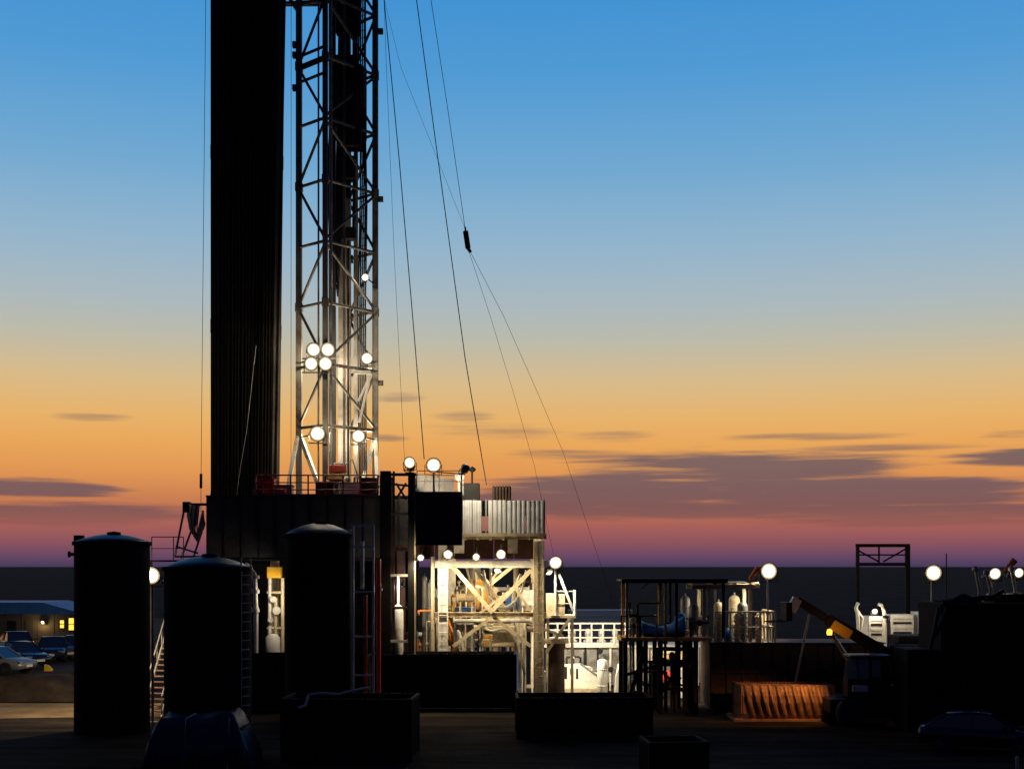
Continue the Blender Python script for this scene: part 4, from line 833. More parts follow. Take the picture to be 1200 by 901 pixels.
t.bar('edge', P(680, 777, D), P(707, 796, D), .08, 'grey_steel')
t.part('foot', MB().box(PX(657, D), PX(709, D), D-.3, D+.9, .0, .34), 'cream_steel')
for i in range(4): t.part('step', MB().box(PX(682+i*6, D), PX(688+i*6, D), D+.09, D+.9, PZ(781+i*4, D)-.05, PZ(781+i*4, D)), 'white_paint')
vessel('white_drum', 'white upright drum right of the triangular stair plate', V(PX(706, 67.5), 67.5, 0), .28, 1.9, 'white_paint', 'drum', None, False, 'flat')
vessel('white_drum', 'slimmer white upright drum behind the dark canopy legs', V(PX(731, 68), 68, 0), .22, 1.75, 'white_paint', 'drum', None, False, 'flat')
for i, px in enumerate((722, 744, 752)): single('bent_pipe', MB().path([V(PX(px, 66), 66, 0), V(PX(px+1, 66), 66, 1.1), V(PX(px+4, 66), 66, 1.7), V(PX(px+9, 66), 66, 1.9)], .1, 8), 'white_paint', ['bent white pipe left of the canopy legs', 'bent white pipe between the canopy legs, left one', 'bent white pipe between the canopy legs, right one'][i], 'pipe')
t = Thing('striped_barrier', 'yellow and white barrier boards seen under the canopy deck', 'barrier', V(PX(783, 66), 66, 0)); D = 66
for py, m_ in ((764, 'cream_steel'), (769, 'yellow_paint'), (774, 'white_paint')): t.part('board', MB().box(PX(763, D), PX(801, D), D, D+.05, PZ(py+1.8, D), PZ(py-1.6, D)), m_)
for px in (765, 799): t.bar('post', V(PX(px, D), D+.1, 0), V(PX(px, D), D+.1, PZ(761, D)), .08, 'white_paint')
t = Thing('red_valve', 'small red valve wheel behind the canopy legs', 'valve', V(PX(781, 65), 65, 0)); q = P(781, 792, 65)
t.part('wheel', MB().lathe([(.22, -.04), (.3, -.03), (.3, .03), (.22, .04)], q, 16, 'y'), 'bright_red'); t.part('hub', MB().lathe([(.08, -.06), (.08, .06)], q, 10, 'y'), 'bright_red')
t.part('spoke', MB().beam(q-V(.25, 0, 0), q+V(.25, 0, 0), .04).beam(q-V(0, 0, .25), q+V(0, 0, .25), .04), 'bright_red'); t.tub('stand', V(q.x, 65.15, 0), V(q.x, 65.15, q.z), .06, 'grey_steel')
t.part('body', MB().box(q.x-.15, q.x+.15, 65.05, 65.3, q.z-.15, q.z+.15), 'bright_red')
q = P(634, 700, 66.2); wall_lamp('added yard lamp on the back of the right column facing the white tank', q, V(q.x-.1, 65.6, q.z), 2600, .4, (.75, .5, -.45), spot=130)  # added fixture, out of sight, to brighten the yard and white tank
q = P(800, 752, 61.7); wall_lamp('added lamp under the canopy deck facing the white tank', q, V(q.x, 61.5, PZ(747, 59)-.15), 900, .35, (-.2, .9, -.35), spot=150)  # added to brighten the ground and tank behind the canopy; source unseen
# blue covers behind
D = 92; t = Thing('blue_container', 'blue roofed container far behind the white rail', 'container', V(PX(705, D), D, 0))
t.part('wall', MB().box(PX(668, D), PX(742, D), D, D+2.5, 0, PZ(722, D)), 'blue_dark'); t.part('roof', MB().box(PX(667, D), PX(743, D), D-.2, D+2.7, PZ(722, D), PZ(715, D)), 'blue_dark')
for i in range(5): x = PX(672+i*16, D); t.part('rib', MB().box(x, x+.12, D-.05, D, 0, PZ(723, D)), 'blue_dark')

# ------------------------------------------------------------------ shaker house with canopy
D = 59.0
t = Thing('shaker_canopy', 'dark open steel stand with flat canopy right of the rig', 'canopy', V(PX(775, D), D+1.2, 0)); zd = PZ(747, D); zr = PZ(681, D)
t.part('roof', MB().box(PX(728, D), PX(852, D), D-.2, D+2.8, zr, zr+.10), 'dark_steel'); t.part('roof_edge', MB().box(PX(728, D), PX(852, D), D-.24, D-.205, zr-.08, zr+.12), 'dark_steel')
t.part('deck', MB().box(PX(728, D), PX(835, D), D, D+2.6, zd-.14, zd), 'ochre'); 
for px, m_ in ((735, 'ochre'), (780, 'ochre'), (793, 'dark_steel'), (848, 'dark_steel')):
    for y in (D+.1, D+2.5): t.bar('roof_post', V(PX(px, D), y, zd), V(PX(px, D), y, zr), .12, m_)
for px in (733, 757, 774, 803, 816):
    for y in (D+.15, D+2.45): t.bar('leg', V(PX(px, D), y, 0), V(PX(px, D), y, zd-.14), .2, 'dark_steel')
for a, b in (((733, 830), (757, 752)), ((774, 785), (803, 812)), ((774, 812), (803, 770)), ((757, 775), (803, 777)), ((735, 790), (774, 778)), ((745, 800), (757, 760)), ((803, 800), (816, 765))): t.bar('brace', P(*a, D+.1), P(*b, D+.1), .13, 'dark_steel')
rail(t, [V(PX(728, D), D+.05, zd), V(PX(770, D), D+.05, zd)], 1.0, 'dark_steel', .03, .9)
t.bar('roof_strut', P(752, 690, D), P(760, 682, D), .06, 'grey_steel')
t = Thing('blue_tarpaulin', 'blue tarpaulin draped over a shaker under the dark canopy', 'tarpaulin', V(PX(776, D), D+1, zd))
vs = []; nx, ny = 22, 8; random.seed(5)
for j in range(ny):
    for i in range(nx):
        u_, w_ = i/(nx-1), j/(ny-1); hgt = .72-.28*math.sin(u_*math.pi)+.25*(u_ > .55)*(u_-.55)*2; edge = min(1, 6*min(w_, 1-w_))
        vs.append(V(PX(753, D)+u_*2.05, D+.5+w_*1.3-.12*(1-edge)*(1 if w_ < .5 else -1), zd+.02+hgt*(.25+.75*edge)+random.uniform(-.03, .03)))
o = t.part('cover', MB().add(vs, [(j*nx+i, j*nx+i+1, (j+1)*nx+i+1, (j+1)*nx+i) for j in range(ny-1) for i in range(nx-1)], True), 'blue_tarp'); sm = o.modifiers.new('thick', 'SOLIDIFY'); sm.thickness = .02
t.part('shaker_body', MB().box(PX(756, D), PX(803, D), D+.7, D+1.7, zd+.001, zd+.25), 'dark_steel')
# row of round headed bottles
for i, (px, py, D_, r_, m_, lb) in enumerate([(803, 698, 61.2, .24, 'grey_steel', 'leftmost round topped vessel beside the canopy'), (813, 707, 60.2, .24, 'grey_steel', 'round topped vessel second from the left, lower and nearer'), (842, 705, 61, .23, 'cream_steel', 'round topped vessel in the middle, under the pale roof frame'), (860.5, 697, 62.0, .27, 'cream_steel', 'tallest round topped pale vessel under the pale roof frame'), (870, 705, 60.6, .25, 'grey_steel', 'rightmost round topped vessel behind the rail')]):
    vessel('hydrocyclone_vessel', lb, V(PX(px, D_), D_, zd if px < 830 else PZ(752, 60)), r_, PZ(py, D_)-(zd if px < 830 else PZ(752, 60)), m_, 'vessel', 'round topped vessels')
single('blue_valve_cap', MB().lathe([(.1, 0), (.2, .05), (.22, .3), (.16, .55), (.02, .65)], V(PX(853.5, 60.3), 60.4, PZ(752, 60)), 14), 'blue_tarp', 'small blue capped canister behind the pale rail', 'canister')
single('blue_valve_cap', MB().lathe([(.2, 0), (.26, .2), (.26, .9), (.2, 1.05), (.02, 1.1)], V(PX(798, 60.3), 60.6, zd), 14), 'blue_tarp', 'blue drum beside the tarpaulin under the canopy', 'canister')
# brown mud tank, pale roof frame, rail
D = 59.6; zt = PZ(752, 60)
t = Thing('mud_tank', 'long rusty brown mud tank under the pale roof frame', 'tank', V(PX(890, D), D+1.5, 0)); x0, x1 = PX(832, D), PX(1036, D)
t.part('body', MB().box(x0, x1, D, D+3, .2, zt-.06), 'brown_rust'); t.part('deck', MB().box(x0-.05, x1+.05, D-.12, D+3.1, zt-.06, zt), 'brown_rust')
for i in range(12): x = x0+.1+(x1-x0-.2)*i/11; t.part('rib', MB().box(x-.06, x+.06, D-.09, D, .1, zt-.062), 'brown_rust')
t.part('belt', MB().box(x0, x1, D-.13, D-.095, PZ(786, D)-.08, PZ(786, D)+.08), 'brown_rust')
for i in range(4): x = x0+.5+(x1-x0-1)*i/3; t.part('skid', MB().box(x-.3, x+.3, D, D+3, 0, .2), 'dark_steel')
rail(t, [V(PX(838, D), D-.05, zt), V(PX(908, D), D-.05, zt), V(PX(908, D), D+2.9, zt)], 1.42, 'cream_steel', .045, .75, (.5,))
t = Thing('roof_frame', 'pale steel roof frame on posts above the brown tank', 'frame', V(PX(852, D), D+1.2, zt)); zr = PZ(688, D)
for y in (D+.6, D+2.2): t.bar('beam', V(PX(812, D), y, zr), V(PX(893, D), y, zr+.05), .14, 'cream_steel', .2)
for px in (814, 838, 865, 891): t.bar('purlin', V(PX(px, D), D+.6, zr+.17), V(PX(px, D), D+2.2, zr+.17), .08, 'cream_steel')
t.part('sheet', MB().box(PX(812, D), PX(880, D), D+.5, D+2.3, zr+.215, zr+.24), 'grey_sheet')
for px in (827, 833, 882): 
    for y in (D+.6, D+2.2): t.bar('post', V(PX(px, D), y, zt), V(PX(px, D), y, zr-.1), .15, 'cream_steel')
pole_lamp('bright floodlight on a pole above the brown mud tank', P(901, 669, 59.4), zt, 1000, .78, (0, -1, -.1), r=.05, material='white_paint', beam=(-.5, .5, -.8), cone=130)
t = Thing('warning_flag', 'orange cloth windsock left of the lamp over the brown tank', 'windsock', V(PX(888, 60), 60, zr+.24))
t.tub('stick', V(PX(889, 60), 60, zr+.0), V(PX(889, 60), 60, PZ(664, 60)), .025, 'grey_steel', 6); t.part('sock', MB().tube(P(888.5, 665, 60), P(878.5, 679, 60), .14, 10, .08), 'orange_cloth')
for i, (px, m_) in enumerate(((843, 'cream_steel'), (864, 'cream_steel'), (872, 'grey_steel'), (889, 'cream_steel'))):
    x = PX(px, D+.4); t = Thing('ribbed_filter', ['ribbed pale filter column at the left end of the rail', 'ribbed pale filter column second along the rail', 'ribbed grey filter column third along the rail', 'ribbed pale filter column at the right end of the rail'][i], 'filter', V(x, D+.4, zt), 'ribbed filter columns')
    t.part('core', MB().lathe([(.13, 0), (.13, 1.25), (.08, 1.35)], V(x, D+.4, zt), 10), m_)
    for k in range(6): t.part('ring', MB().lathe([(.135, .1+k*.2), (.17, .12+k*.2), (.17, .2+k*.2), (.135, .22+k*.2)], V(x, D+.4, zt), 10), m_)
single('leaning_pole', MB().path([P(948.5, 720, 59.35), P(941, 755, 59.2), P(935, 785, 59.0), V(PX(924, 58.8), 58.8, .02)], .06, 8), 'cream_steel', 'thin pole leaning against the brown tank beside the raised boom', 'pole')
single('leaning_pole', MB().path([V(PX(915, 58.8), 58.8, .02), P(921, 790, 59.1), P(926, 770, 59.4)], .045, 8), 'brown_rust', 'short rusty pole leaning left of the thin pole', 'pole')

# ribbed rusty cuttings bin
D = 56.3; t = Thing('cuttings_bin', 'rusty corrugated bin with curved ribs lit amber, right of centre', 'bin', V(PX(915, D), D+1, 0)); x0, x1 = PX(868, D), PX(978, D)
hb = PZ(802, D)
pts = [(0, -.1, 0), (-.12, 0, .2), (-.18, .0, .45), (-.22, .0, .8), (-.2, 0, 1.1), (-.14, 0, 1.3), (0, 0, hb)]
nseg = 11; vs = []
for i in range(nseg*4+1):
    u_ = i/(nseg*4); o_ = .15 if i % 4 in (2, 3) else 0
    for (yy, _, zz) in pts: vs.append(V(x0+(x1-x0-.3)*u_+.38*(1-zz/hb)**1.6, D+yy-o_*(.35+.65*(1-abs(zz/hb-.5)*2)), .08+zz*.94))
k = len(pts); nn_ = nseg*4+1
o = t.part('front_wall', MB().add(vs, [(i*k+j, (i+1)*k+j, (i+1)*k+j+1, i*k+j+1) for i in range(nn_-1) for j in range(k-1)]), 'rust_bin'); sm = o.modifiers.new('thick', 'SOLIDIFY'); sm.thickness = .02
t.part('back_wall', MB().corr((x1, D+2, 0), (x0, D+2, 0), .08, hb-.05, .17, .05), 'rust_bin'); t.part('end_wall', MB().corr((x0, D+2, 0), (x0, D, 0), .08, hb, .17, .05), 'rust_bin'); t.part('end_wall', MB().corr((x1, D, 0), (x1, D+2, 0), .08, hb-.06, .17, .05), 'rust_bin')
t.bar('rim', V(x0, D, hb+.03), V(x1, D, hb-.05), .07, 'rust_bin'); t.part('base', MB().box(x0-.3, x1+.25, D-.25, D+2.2, 0, .10), 'rust_bin')

# ------------------------------------------------------------------ telehandler
D = 55.0
t = Thing('telehandler', 'dark telehandler with raised boom and greenish cab glass at right', 'telehandler', V(PX(1030, D), D, 0))
x0, x1 = PX(968, D), PX(1092, D)
t.part('chassis', MB().box(x0, x1, D-.7, D+.7, .55, 1.15), 'dark_steel', bev=.05); t.part('engine_hood', MB().box(PX(1038, D), x1-.2, D-1.0, D+.1, 1.1, 1.75), 'dark_steel', bev=.1)
cx0, cx1 = PX(986, D), PX(1036, D)
t.part('cab', MB().prism([(cx0, 1.1), (cx0-.0, 1.9), (cx0+.18, 2.95), (cx1-.15, 2.95), (cx1, 1.9), (cx1, 1.1)], D-1.05, D-.15), 'dark_steel', bev=.04)
t.part('cab_roof', MB().box(cx0+.05, cx1-.05, D-1.15, D-.08, 2.96, 3.06), 'grey_steel', bev=.03)
def quad_panel(px0, px1, py0, py1, nm, m_, y): return t.part(nm, MB().box(PX(px0, y), PX(px1, y), y, y+.03, PZ(py1, y), PZ(py0, y)), m_)
quad_panel(992, 1018, 772, 795, 'side_window', 'cab_glass_lit', D-1.09); quad_panel(1022, 1032, 773, 793, 'rear_window', 'cab_glass_lit', D-1.09); 
t.bar('cab_pillar', P(1004, 771, D-1.1), P(1006, 796, D-1.1), .04, 'dark_steel')
t.part('step', MB().box(PX(991, D), PX(1008, D), D-1.2, D-.9, PZ(807, D), PZ(800, D)), 'white_paint')
for px in (990, 1070):
    for sy in (-1, 1):
        c_ = V(PX(px, D), D+sy*.95, .62); w_ = t.part('wheel', MB().lathe([(.35, -.2), (.56, -.2), (.62, -.12), (.62, .12), (.56, .2), (.35, .2)], c_, 24, 'y'), 'rubber'); t.part('rim', MB().lathe([(.05, -.14), (.33, -.14), (.35, -.18), (.35, .18), (.33, .14), (.05, .14)], c_, 18, 'y'), 'dark_steel', w_)
p0, p1 = P(1050, 772, D+.3), P(968, 724, D+.3); t.part('outer_boom', MB().beam(p0, p1, .42, .48), 'dark_steel', bev=.03)
p2 = P(933, 702.5, D+.3); t.part('inner_boom', MB().beam(p1, p2, .30, .34), 'dark_steel', bev=.03)
t.part('boom_head', MB().beam(p2+V(.05, 0, .05), p2-V(.25, 0, .5), .34, .4), 'white_paint', bev=.03); t.tub('lift_ram', P(1005, 790, D+.3), P(972, 738, D+.3), .09, 'chrome', 10)
t.part('carriage', MB().box(p2.x-.55, p2.x-.3, D-.3, D+.9, p2.z-.9, p2.z-.1), 'dark_steel'); t.bar('fork', V(p2.x-.5, D-.1, p2.z-.9), V(p2.x-1.3, D-.1, p2.z-.95), .1, 'dark_steel', .05); t.bar('fork', V(p2.x-.5, D+.7, p2.z-.9), V(p2.x-1.3, D+.7, p2.z-.95), .1, 'dark_steel', .05)
a_, b_ = P(975, 729, D-.05), P(997, 742, D-.05); t.part('boom_cover', MB().beam(a_+V(0, 0, -.08), b_+V(0, 0, -.1), .12, .46), 'yellow_paint', bev=.04)
lb_ = P(972, 741, D-1.2); t.part('amber_lamp', MB().lathe([(.10, -.1), (.12, 0), (.10, .12), (.02, .16)], lb_, 12), 'amber_glow'); t.bar('lamp_bracket', lb_-V(0, 0, .1), P(978, 745, D+.1), .05, 'dark_steel')
t.light(lb_+V(-.12, -.05, -.12), 950, (1, .42, .10), .1, 75, P(912, 834, 56.2)-lb_); t.light(lb_+V(.16, .0, .1), 14, (1, .45, .10), .06)
t.part('reflector', MB().box(PX(1031, D), PX(1041, D), D-1.06, D-1.02, PZ(849, D)+.05, PZ(843, D)+.05), 'orange_paint'); t.part('fender', MB().box(PX(972, D), PX(1010, D), D-1.15, D-.72, 1.27, 1.33), 'dark_steel', bev=.02)

# ------------------------------------------------------------------ gantry frame, right yard
D = 84.0; t = Thing('gantry_frame', 'tall thin gantry frame with a trussed top against the skyline', 'frame', V(PX(1035, D), D, 0)); za, zb = PZ(639, D), PZ(661, D)
for px, w_ in ((1005, .2), (1063.5, .28)): t.bar('leg', V(PX(px, D), D, 0), V(PX(px, D), D, za), w_, 'dark_steel')
for z_ in (za, zb): t.bar('beam', V(PX(1003, D), D, z_), V(PX(1066, D), D, z_), .22, 'dark_steel')
for a, b in (((1006, 650), (1062, 650)), ((1030, 640), (1030, 660)), ((1035, 658), (1063, 642)), ((1006, 645), (1030, 658))): t.bar('brace', P(*a, D), P(*b, D), .10, 'dark_steel')
t.part('foot', MB().box(PX(1005, D)-.4, PX(1005, D)+.4, D-.4, D+.4, 0, .1), 'dark_steel'); t.part('foot', MB().box(PX(1063.5, D)-.4, PX(1063.5, D)+.4, D-.4, D+.4, 0, .1), 'dark_steel')
pole_lamp('bright floodlight on the tall pole right of the gantry frame', P(1094, 671, 62), 0, 380, .78, (0, -1, -.1), r=.06, beam=(-.6, .6, -.6), cone=140)
single('antenna_post', MB().tube(V(PX(1109, 63), 63, 0), V(PX(1109, 63), 63, PZ(648, 63)), .03, 6), 'dark_steel', 'thin dark aerial right of the tall pole lamp', 'post')
D = 66.0; lbz = ['white generator cabinet with louvres below the gantry frame', 'pale control cabinet right of the louvred generator', 'low pale pump cabinet left of the white generator']
for i, (a, b, py, m_) in enumerate(((1044, 1071, 720, 'white_paint'), (1076, 1092, 717, 'grey_sheet'), (1018, 1036, 722, 'white_paint'))):
    t = Thing('generator_cabinet', lbz[i], 'cabinet', V(PX((a+b)/2, D), D+.6, 0)); x0, x1 = PX(a, D), PX(b, D); zt = PZ(py, D)
    t.part('body', MB().box(x0, x1, D, D+1.3, .15, zt), m_, bev=.03); t.part('skid', MB().box(x0-.1, x1+.1, D-.05, D+1.35, 0, .15), 'dark_steel')
    for k in range(4): t.part('louvre', MB().box(x0+.12, x1-.12, D-.035, D-.002, zt-.22-k*.25, zt-.12-k*.25), 'dark_steel' if k % 2 else m_)
for i, (pts, lb) in enumerate([([(1006, 735), (1005, 718), (1003, 712), (1006, 706)], 'bent white pipe leftmost below the gantry frame'), ([(1037, 735), (1036, 716), (1033, 709), (1029, 708)], 'bent white pipe between two white cabinets'), ([(1008, 738), (1010, 724), (1005, 716)], 'short bent white pipe beside the leftmost one')]):
    q = [P(*p_, D) for p_ in pts]; single('bent_pipe', MB().path([V(q[0].x, D, 0)]+q, .1, 8), 'white_paint', lb, 'pipe')
q = P(1025, 716, D-.2); wall_lamp('small round lamp on the low pump cabinet below the gantry', q, V(q.x, D+.3, PZ(722, D)), 45, .3, (0, -1, -.4))
# big dark tank on the right edge with lamps on top
D = 52.0
t = Thing('frac_tank', 'huge dark ribbed tank filling the right edge of the picture', 'tank', V(PX(1180, D), D+1.5, 0)); x0, x1 = PX(1103, D), PX(1330, D); zt = PZ(706, D)
t.part('body', MB().box(x0, x1, D, D+3, .3, zt), 'black_paint', bev=.08)
for i in range(12): x = x0+.15+(x1-x0-.3)*i/11; t.part('rib', MB().box(x-.07, x+.07, D-.1, D-.001, .3, zt-.05), 'black_paint')
for i in range(4): x = x0+.6+(x1-x0-1.2)*i/3; t.part('skid', MB().box(x-.3, x+.3, D, D+3, 0, .3), 'black_paint')
t.part('hatch_box', MB().box(PX(1176, D), PX(1215, D), D+.4, D+2, zt, zt+.33), 'black_paint', bev=.04); t.part('side_box', MB().box(x0-1.3, x0-.02, D+.2, D+2.2, 0, 3.4), 'black_paint', bev=.05)
for px, w_, h_ in ((1112, 8, .22), (1131, 14, .35), (1152, 9, .5), (1168, 12, .42), (1203, 10, .7)): t.part('deck_box', MB().box(PX(px-w_/2, D), PX(px+w_/2, D), D+.5, D+1.6, zt-.01, zt+h_*.5), 'black_paint', bev=.05)
for a, b in (((1104, 706), (1128, 697)), ((1128, 697), (1150, 700)), ((1150, 700), (1176, 692)), ((1110, 712), (1096, 745)), ((1100, 712), (1090, 760))): t.part('hose', MB().path([P(*a, D-.1), (P(*a, D-.15)+P(*b, D-.15))/2-V(0, 0, .1), P(*b, D-.1)], .09, 8), 'rubber')
t.part('rail_box', MB().box(PX(1120, D), PX(1150, D), D+.3, D+1.4, zt, zt+.1), 'black_paint')
for i, (px, py) in enumerate(((1145, 668), (1158, 672), (1187, 668))):
    x = PX(px, D+.6); vt = Thing('vent_pipe', ['pale bent vent pipe at the left end of the dark tank top', 'pale vent pipe left of the two tank top lamps', 'pale vent pipe between the two tank top lamps'][i], 'pipe', V(x, D+.6, zt))
    zb_ = zt if px < 1170 else zt+.33
    vt.part('pipe', MB().path([V(x+.05, D+.6, zb_), V(x+.1, D+.6, zt+.5), V(x+.02, D+.6, zt+.85), V(x-.06, D+.6, PZ(py, D+.6))], .07, 8), 'cream_steel'); vt.part('cap', MB().lathe([(.08, -.05), (.14, .0), (.14, .1), (.04, .18)], V(x-.06, D+.6, PZ(py, D+.6)), 12), 'cream_steel')
    vt.part('base_flange', MB().lathe([(.22, 0), (.22, .06)], V(x+.05, D+.6, zb_), 12), 'cream_steel')
pole_lamp('left lamp standing on top of the huge dark tank', P(1166, 672, D+.8), zt, 130, .5, (-.1, -1, -.1), r=.05, material='cream_steel', beam=(0, .3, -1), cone=160)
pole_lamp('right lamp on the dark tank at the picture edge', P(1194, 671, D+.9), zt+.33, 110, .42, (.1, -1, -.1), r=.05, material='cream_steel', beam=(0, .3, -1), cone=160)
t = Thing('windsock', 'orange windsock between the two lamps on the dark tank', 'windsock', V(PX(1178, D+1), D+1, zt+.33)); t.tub('stick', V(PX(1178, D+1), D+1, zt+.33), P(1177, 669, D+1), .025, 'grey_steel', 6); t.part('sock', MB().tube(P(1176, 671, D+1), P(1189, 656, D+1), .07, 10, .15), 'orange_cloth')
# dark pump skid between telehandler and big tank
t = Thing('pump_skid', 'dark pump skid with pipes beside the huge dark tank', 'machine', V(PX(1085, 58), 58, 0)); D = 58
t.part('base', MB().box(PX(1040, D), PX(1105, D), D, D+2, 0, .4), 'black_paint'); t.part('body', MB().box(PX(1055, D), PX(1100, D), D+.2, D+1.8, .4, PZ(745, D)), 'dark_steel', bev=.08)
for px in (1046, 1051, 1060, 1072): t.tub('pipe', V(PX(px, D), D+.1, .4), V(PX(px, D), D+.1, PZ(752+(px % 7), D)), .08, 'dark_steel')
for py in (756, 773): t.tub('manifold', P(1042, py, D), P(1098, py, D), .07, 'grey_steel')
single('marker_post', MB().lathe([(.05, 0), (.05, 1.1), (.03, 1.16), (.001, 1.17)], V(PX(1192, 38), 38, 0), 10), 'grey_steel', 'thin pale marker post at the bottom right edge', 'post')

# ------------------------------------------------------------------ cars
def car(label, loc, rz, paint, group, sz=1.0, wagon=False):
    t = Thing('parked_car', label, 'car', (0, 0, 0), group)
    # body: stations along x, each with half width and heights
    st = [(-2.2, .72, .45, .80), (-2.1, .82, .32, .92), (-1.4, .88, .28, .96), (0, .90, .26, .94), (1.2, .88, .27, .90), (1.9, .82, .30, .80), (2.18, .70, .38, .66)]
    vs = []
    for x, w_, z0, z1 in st: vs += [V(x, -w_*.92, z0), V(x, -w_, (z0+z1)*.5), V(x, -w_*.95, z1-.05), V(x, -w_*.8, z1), V(x, w_*.8, z1), V(x, w_*.95, z1-.05), V(x, w_, (z0+z1)*.5), V(x, w_*.92, z0)]
    fs = [(i*8+j, i*8+(j+1) % 8, (i+1)*8+(j+1) % 8, (i+1)*8+j) for i in range(len(st)-1) for j in range(8)]+[tuple(range(7, -1, -1)), tuple(range(len(vs)-8, len(vs)))]
    b = t.part('body', MB().add(vs, fs, True), paint)
    r0 = -2.05 if wagon else -1.5
    cs_ = [(-2.1 if wagon else -1.95, .70, .93), (r0+.3, .60, 1.40), (-.3, .62, 1.46), (.35, .60, 1.42), (1.15, .72, .90)]
    gl = []; 
    for x, w_, z1 in cs_: gl += [V(x, -w_, z1), V(x, w_, z1)]
    lo = []
    for x, w_, z1 in cs_: lo += [V(x, -.80, .91), V(x, .80, .91)]
    k = len(cs_); vs = gl+lo; fs = []
    for i in range(k-1): fs += [(2*i, 2*i+2, 2*i+3, 2*i+1), (2*k+2*i, 2*k+2*i+2, 2*i+2, 2*i), (2*i+1, 2*i+3, 2*k+2*i+3, 2*k+2*i+1)]
    t.part('cabin_glass', MB().add(vs, fs), 'glass')
    roof = []
    for x, w_, z1 in cs_[1:4]: roof += [V(x, -w_-.015, z1+.012), V(x, w_+.015, z1+.012)]
    ro = t.part('roof', MB().add(roof, [(0, 2, 3, 1), (2, 4, 5, 3)], True), paint); sm_ = ro.modifiers.new('thick', 'SOLIDIFY'); sm_.thickness = .04
    for sy in (-1, 1):
        for a_, b_ in ((1, 0), (2, 2), (3, 4)):
            pa = V(cs_[a_][0], sy*(cs_[a_][1]+.01), cs_[a_][2]); pb = V(cs_[b_][0] if b_ != 2 else cs_[a_][0]-.05, sy*(.81 if b_ == 2 else cs_[b_][1]+.02), .92); t.bar('pillar', pa, pb, .06, paint)
        t.part('headlight', MB().box(1.92, 2.13, sy*.60-.16, sy*.60+.16, .60, .74), 'chrome', bev=.03); t.part('mirror', MB().box(.75, .9, sy*.95-.08, sy*.95+.08, .95, 1.08), paint, bev=.02)
        for x in (-1.35, 1.35):
            c_ = V(x, sy*.80, .33); wq = t.part('wheel', MB().lathe([(.2, -.1), (.30, -.1), (.33, -.07), (.33, .07), (.30, .1), (.2, .1)], c_, 20, 'y'), 'rubber')
            t.part('rim', MB().lathe([(.19, -.09), (.22, -.105), (.22, .105), (.19, .09)], c_, 18, 'y'), 'chrome', wq); sp = MB()
            for a in range(5): sp.beam(c_+V(0, sy*.09, 0), c_+V(math.cos(a*R(72))*.2, sy*.09, math.sin(a*R(72))*.2), .05, .02)
            t.part('spoke', sp, 'chrome', wq)
            t.part('wheel_arch', MB().lathe([(.36, -.02), (.38, -.02), (.38, .02), (.36, .02)], V(x, sy*.885, .33), 20, 'y'), 'rubber')
    t.part('plate', MB().box(2.17, 2.195, -.26, .26, .43, .55), 'plate'); t.part('grille', MB().box(2.10, 2.165, -.45, .45, .57, .66), 'rubber')
    t.o.location = loc; t.o.rotation_euler.z = rz; t.o.scale = (sz, sz, sz)
    return t
ez = 1.1
car('silver hatchback parked nearest, cut by the left picture edge', (PX(-8, 67.6), 67.6, ez), R(-14), 'car_silver', 'cars parked on the bank', 1.0, True)
car('black car with white front plate behind the silver hatchback', (PX(22, 72), 72, ez), R(-38), 'car_black', 'cars parked on the bank')
car('dark blue car with bright headlamps facing the yard', (PX(62, 77), 77, ez), R(-75), 'car_navy', 'cars parked on the bank')
car('grey car parked last beside the black tank', (PX(90, 78.5), 78.5, ez), R(-80), 'car_grey', 'cars parked on the bank')
car('black car parked behind the dark blue one, near the cabin', (PX(20, 83), 83, ez), R(-60), 'car_black', 'cars parked on the bank')
D = 42.5; t = Thing('tarp_covered_stack', 'dark tarpaulin covered pallet stack at the foot of the middle tank', 'tarpaulin', V(PX(245, D), D, 0)); random.seed(9)
nx, ny = 34, 20; vs = []; xa_, xb_ = PX(176, D), PX(303, D); topz = PZ(833, D)
for j in range(ny):
    for i in range(nx):
        u_, w_ = i/(nx-1), j/(ny-1); ex = min(1, 7*u_, 5*(1-u_)); ey = min(1, 5*min(w_, 1-w_)); e_ = min(ex, ey)
        bump_ = .10*math.sin(u_*9+1)+.06*math.sin(w_*8+u_*17)-.18*max(0, .35-u_)*2
        fold = .10*math.sin(u_*60+w_*35)*(1-e_); x_ = xa_+(xb_-xa_)*(.5+(u_-.5)*(1.0+.0*(1-e_)))
        vs.append(V(x_+random.uniform(-.02, .02), D-1.1+2.2*w_+fold*(1 if ey < ex else .2), .03+(topz-.12+bump_)*min(1, e_**.55)))
o = t.part('cover', MB().add(vs, [(j*nx+i, j*nx+i+1, (j+1)*nx+i+1, (j+1)*nx+i) for j in range(ny-1) for i in range(nx-1)], True), 'dark_tarp'); sm = o.modifiers.new('thick', 'SOLIDIFY'); sm.thickness = .015
for i in range(3): x = xa_+.7+i*.85; t.part('crate', MB().box(x, x+.78, D-.7, D+.7, 0, topz-.45), 'dark_steel')
t.part('glint_strap', MB().path([V(PX(225, D), D-1.12, .1), V(PX(225, D), D-.8, topz-.16), V(PX(225, D), D+.5, topz-.13)], .03, 6), 'hose_pale'); t.part('glint_strap', MB().path([V(PX(275, D), D-1.12, .1), V(PX(275, D), D-.8, topz-.16), V(PX(275, D), D+.5, topz-.13)], .03, 6), 'hose_pale')  # pale straps stand in for glints along the top of the tarpaulin
car('black car in the dark at the bottom right corner', (PX(1150, 47), 47, 0), R(-20), 'car_black', None)
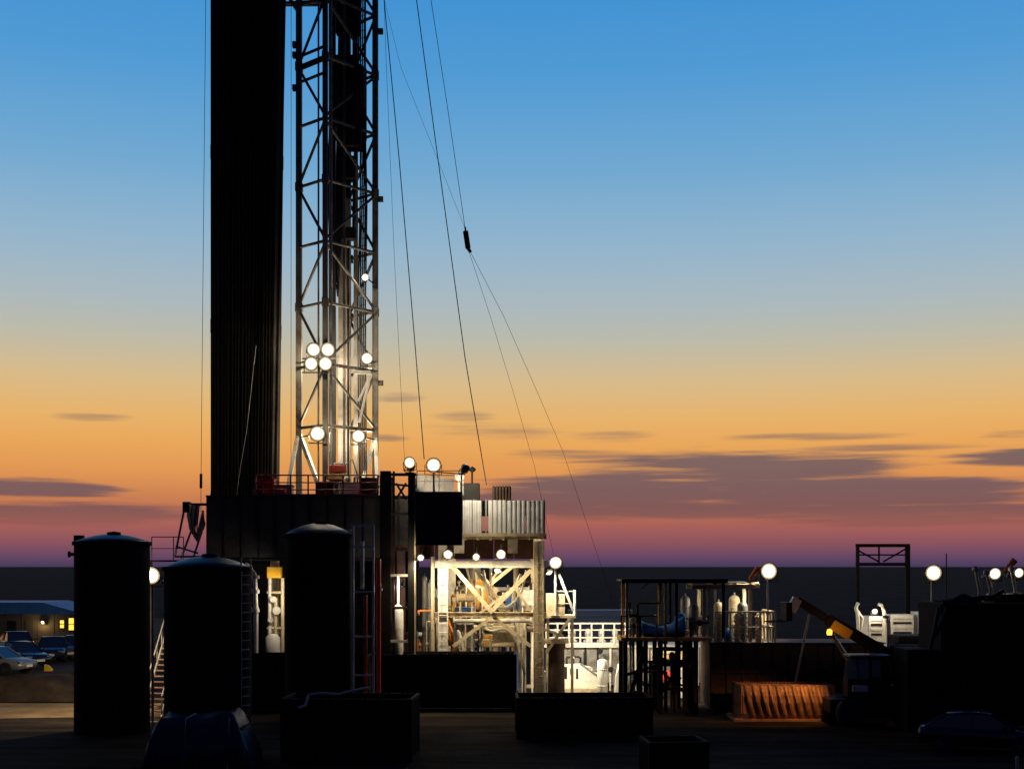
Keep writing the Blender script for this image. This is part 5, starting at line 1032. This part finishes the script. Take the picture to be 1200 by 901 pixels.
single('yellow_wheel_chock', MB().prism([(-.2, 0), (.2, 0), (.2, .1), (.0, .3), (-.2, .36)], -.12, .12, Matrix.Translation(V(PX(57, 69.5), 69.5, ez))), 'yellow_paint', 'small yellow wedge on the bank beside the parked cars', 'chock')

# ------------------------------------------------------------------ site cabin
D = 98.0; x0, x1 = PX(-70, D), PX(86, D); z0 = 1.1; ze = PZ(719, D); zt = PZ(705.5, D)
t = Thing('site_cabin', 'long low site cabin with blue roof behind the parked cars', 'cabin', V((x0+x1)/2, D+2, z0))
t.part('wall', MB().box(x0, x1, D, D+5, z0, ze), 'cabin_wall'); t.part('roof', MB().prism([(x0-.3, ze), (x0-.1, zt), (x1-2.2, zt), (x1+.3, ze+.2), (x1+.3, ze)], D-.5, D+5.5), 'blue_roof')
for px, py, w_, h_, m_ in ((73, 731, 4.5, 9, 'window_glow'), (85, 731, 8, 14, 'window_glow'), (14, 733, 9, 10, 'glass'), (-20, 733, 9, 10, 'glass')):
    wn = t.part('window', MB().box(PX(px-w_/2-.8, D), PX(px+w_/2+.8, D), D-.06, D-.002, PZ(py+h_/2+.8, D), PZ(py-h_/2-.8, D)), 'dark_steel'); 
    t.part('pane', MB().box(PX(px-w_/2, D), PX(px+w_/2, D), D-.08, D-.062, PZ(py+h_/2, D), PZ(py-h_/2, D)), m_, wn)
    if m_ == 'window_glow': t.part('glazing_bar', MB().box(PX(px-w_/2, D), PX(px+w_/2, D), D-.1, D-.081, PZ(py+.6, D), PZ(py-.2, D)), 'dark_steel', wn)
t.part('door', MB().box(PX(30, D), PX(40, D), D-.05, D-.002, z0, PZ(727, D)), 'cabin_wall')
for i in range(9): x = x0+.3+(x1-x0-.6)*i/8; t.part('batten', MB().box(x-.03, x+.03, D-.03, D-.001, z0, ze), 'cabin_wall')
q = P(50, 729, D-.3); t = wall_lamp('warm lamp on the wall of the blue roofed cabin', q, V(q.x, D-.005, q.z+.15), 40, .28, (0, -1, -.4), color=(1, .62, .22), glow='lamp_glow_soft', round_=True)
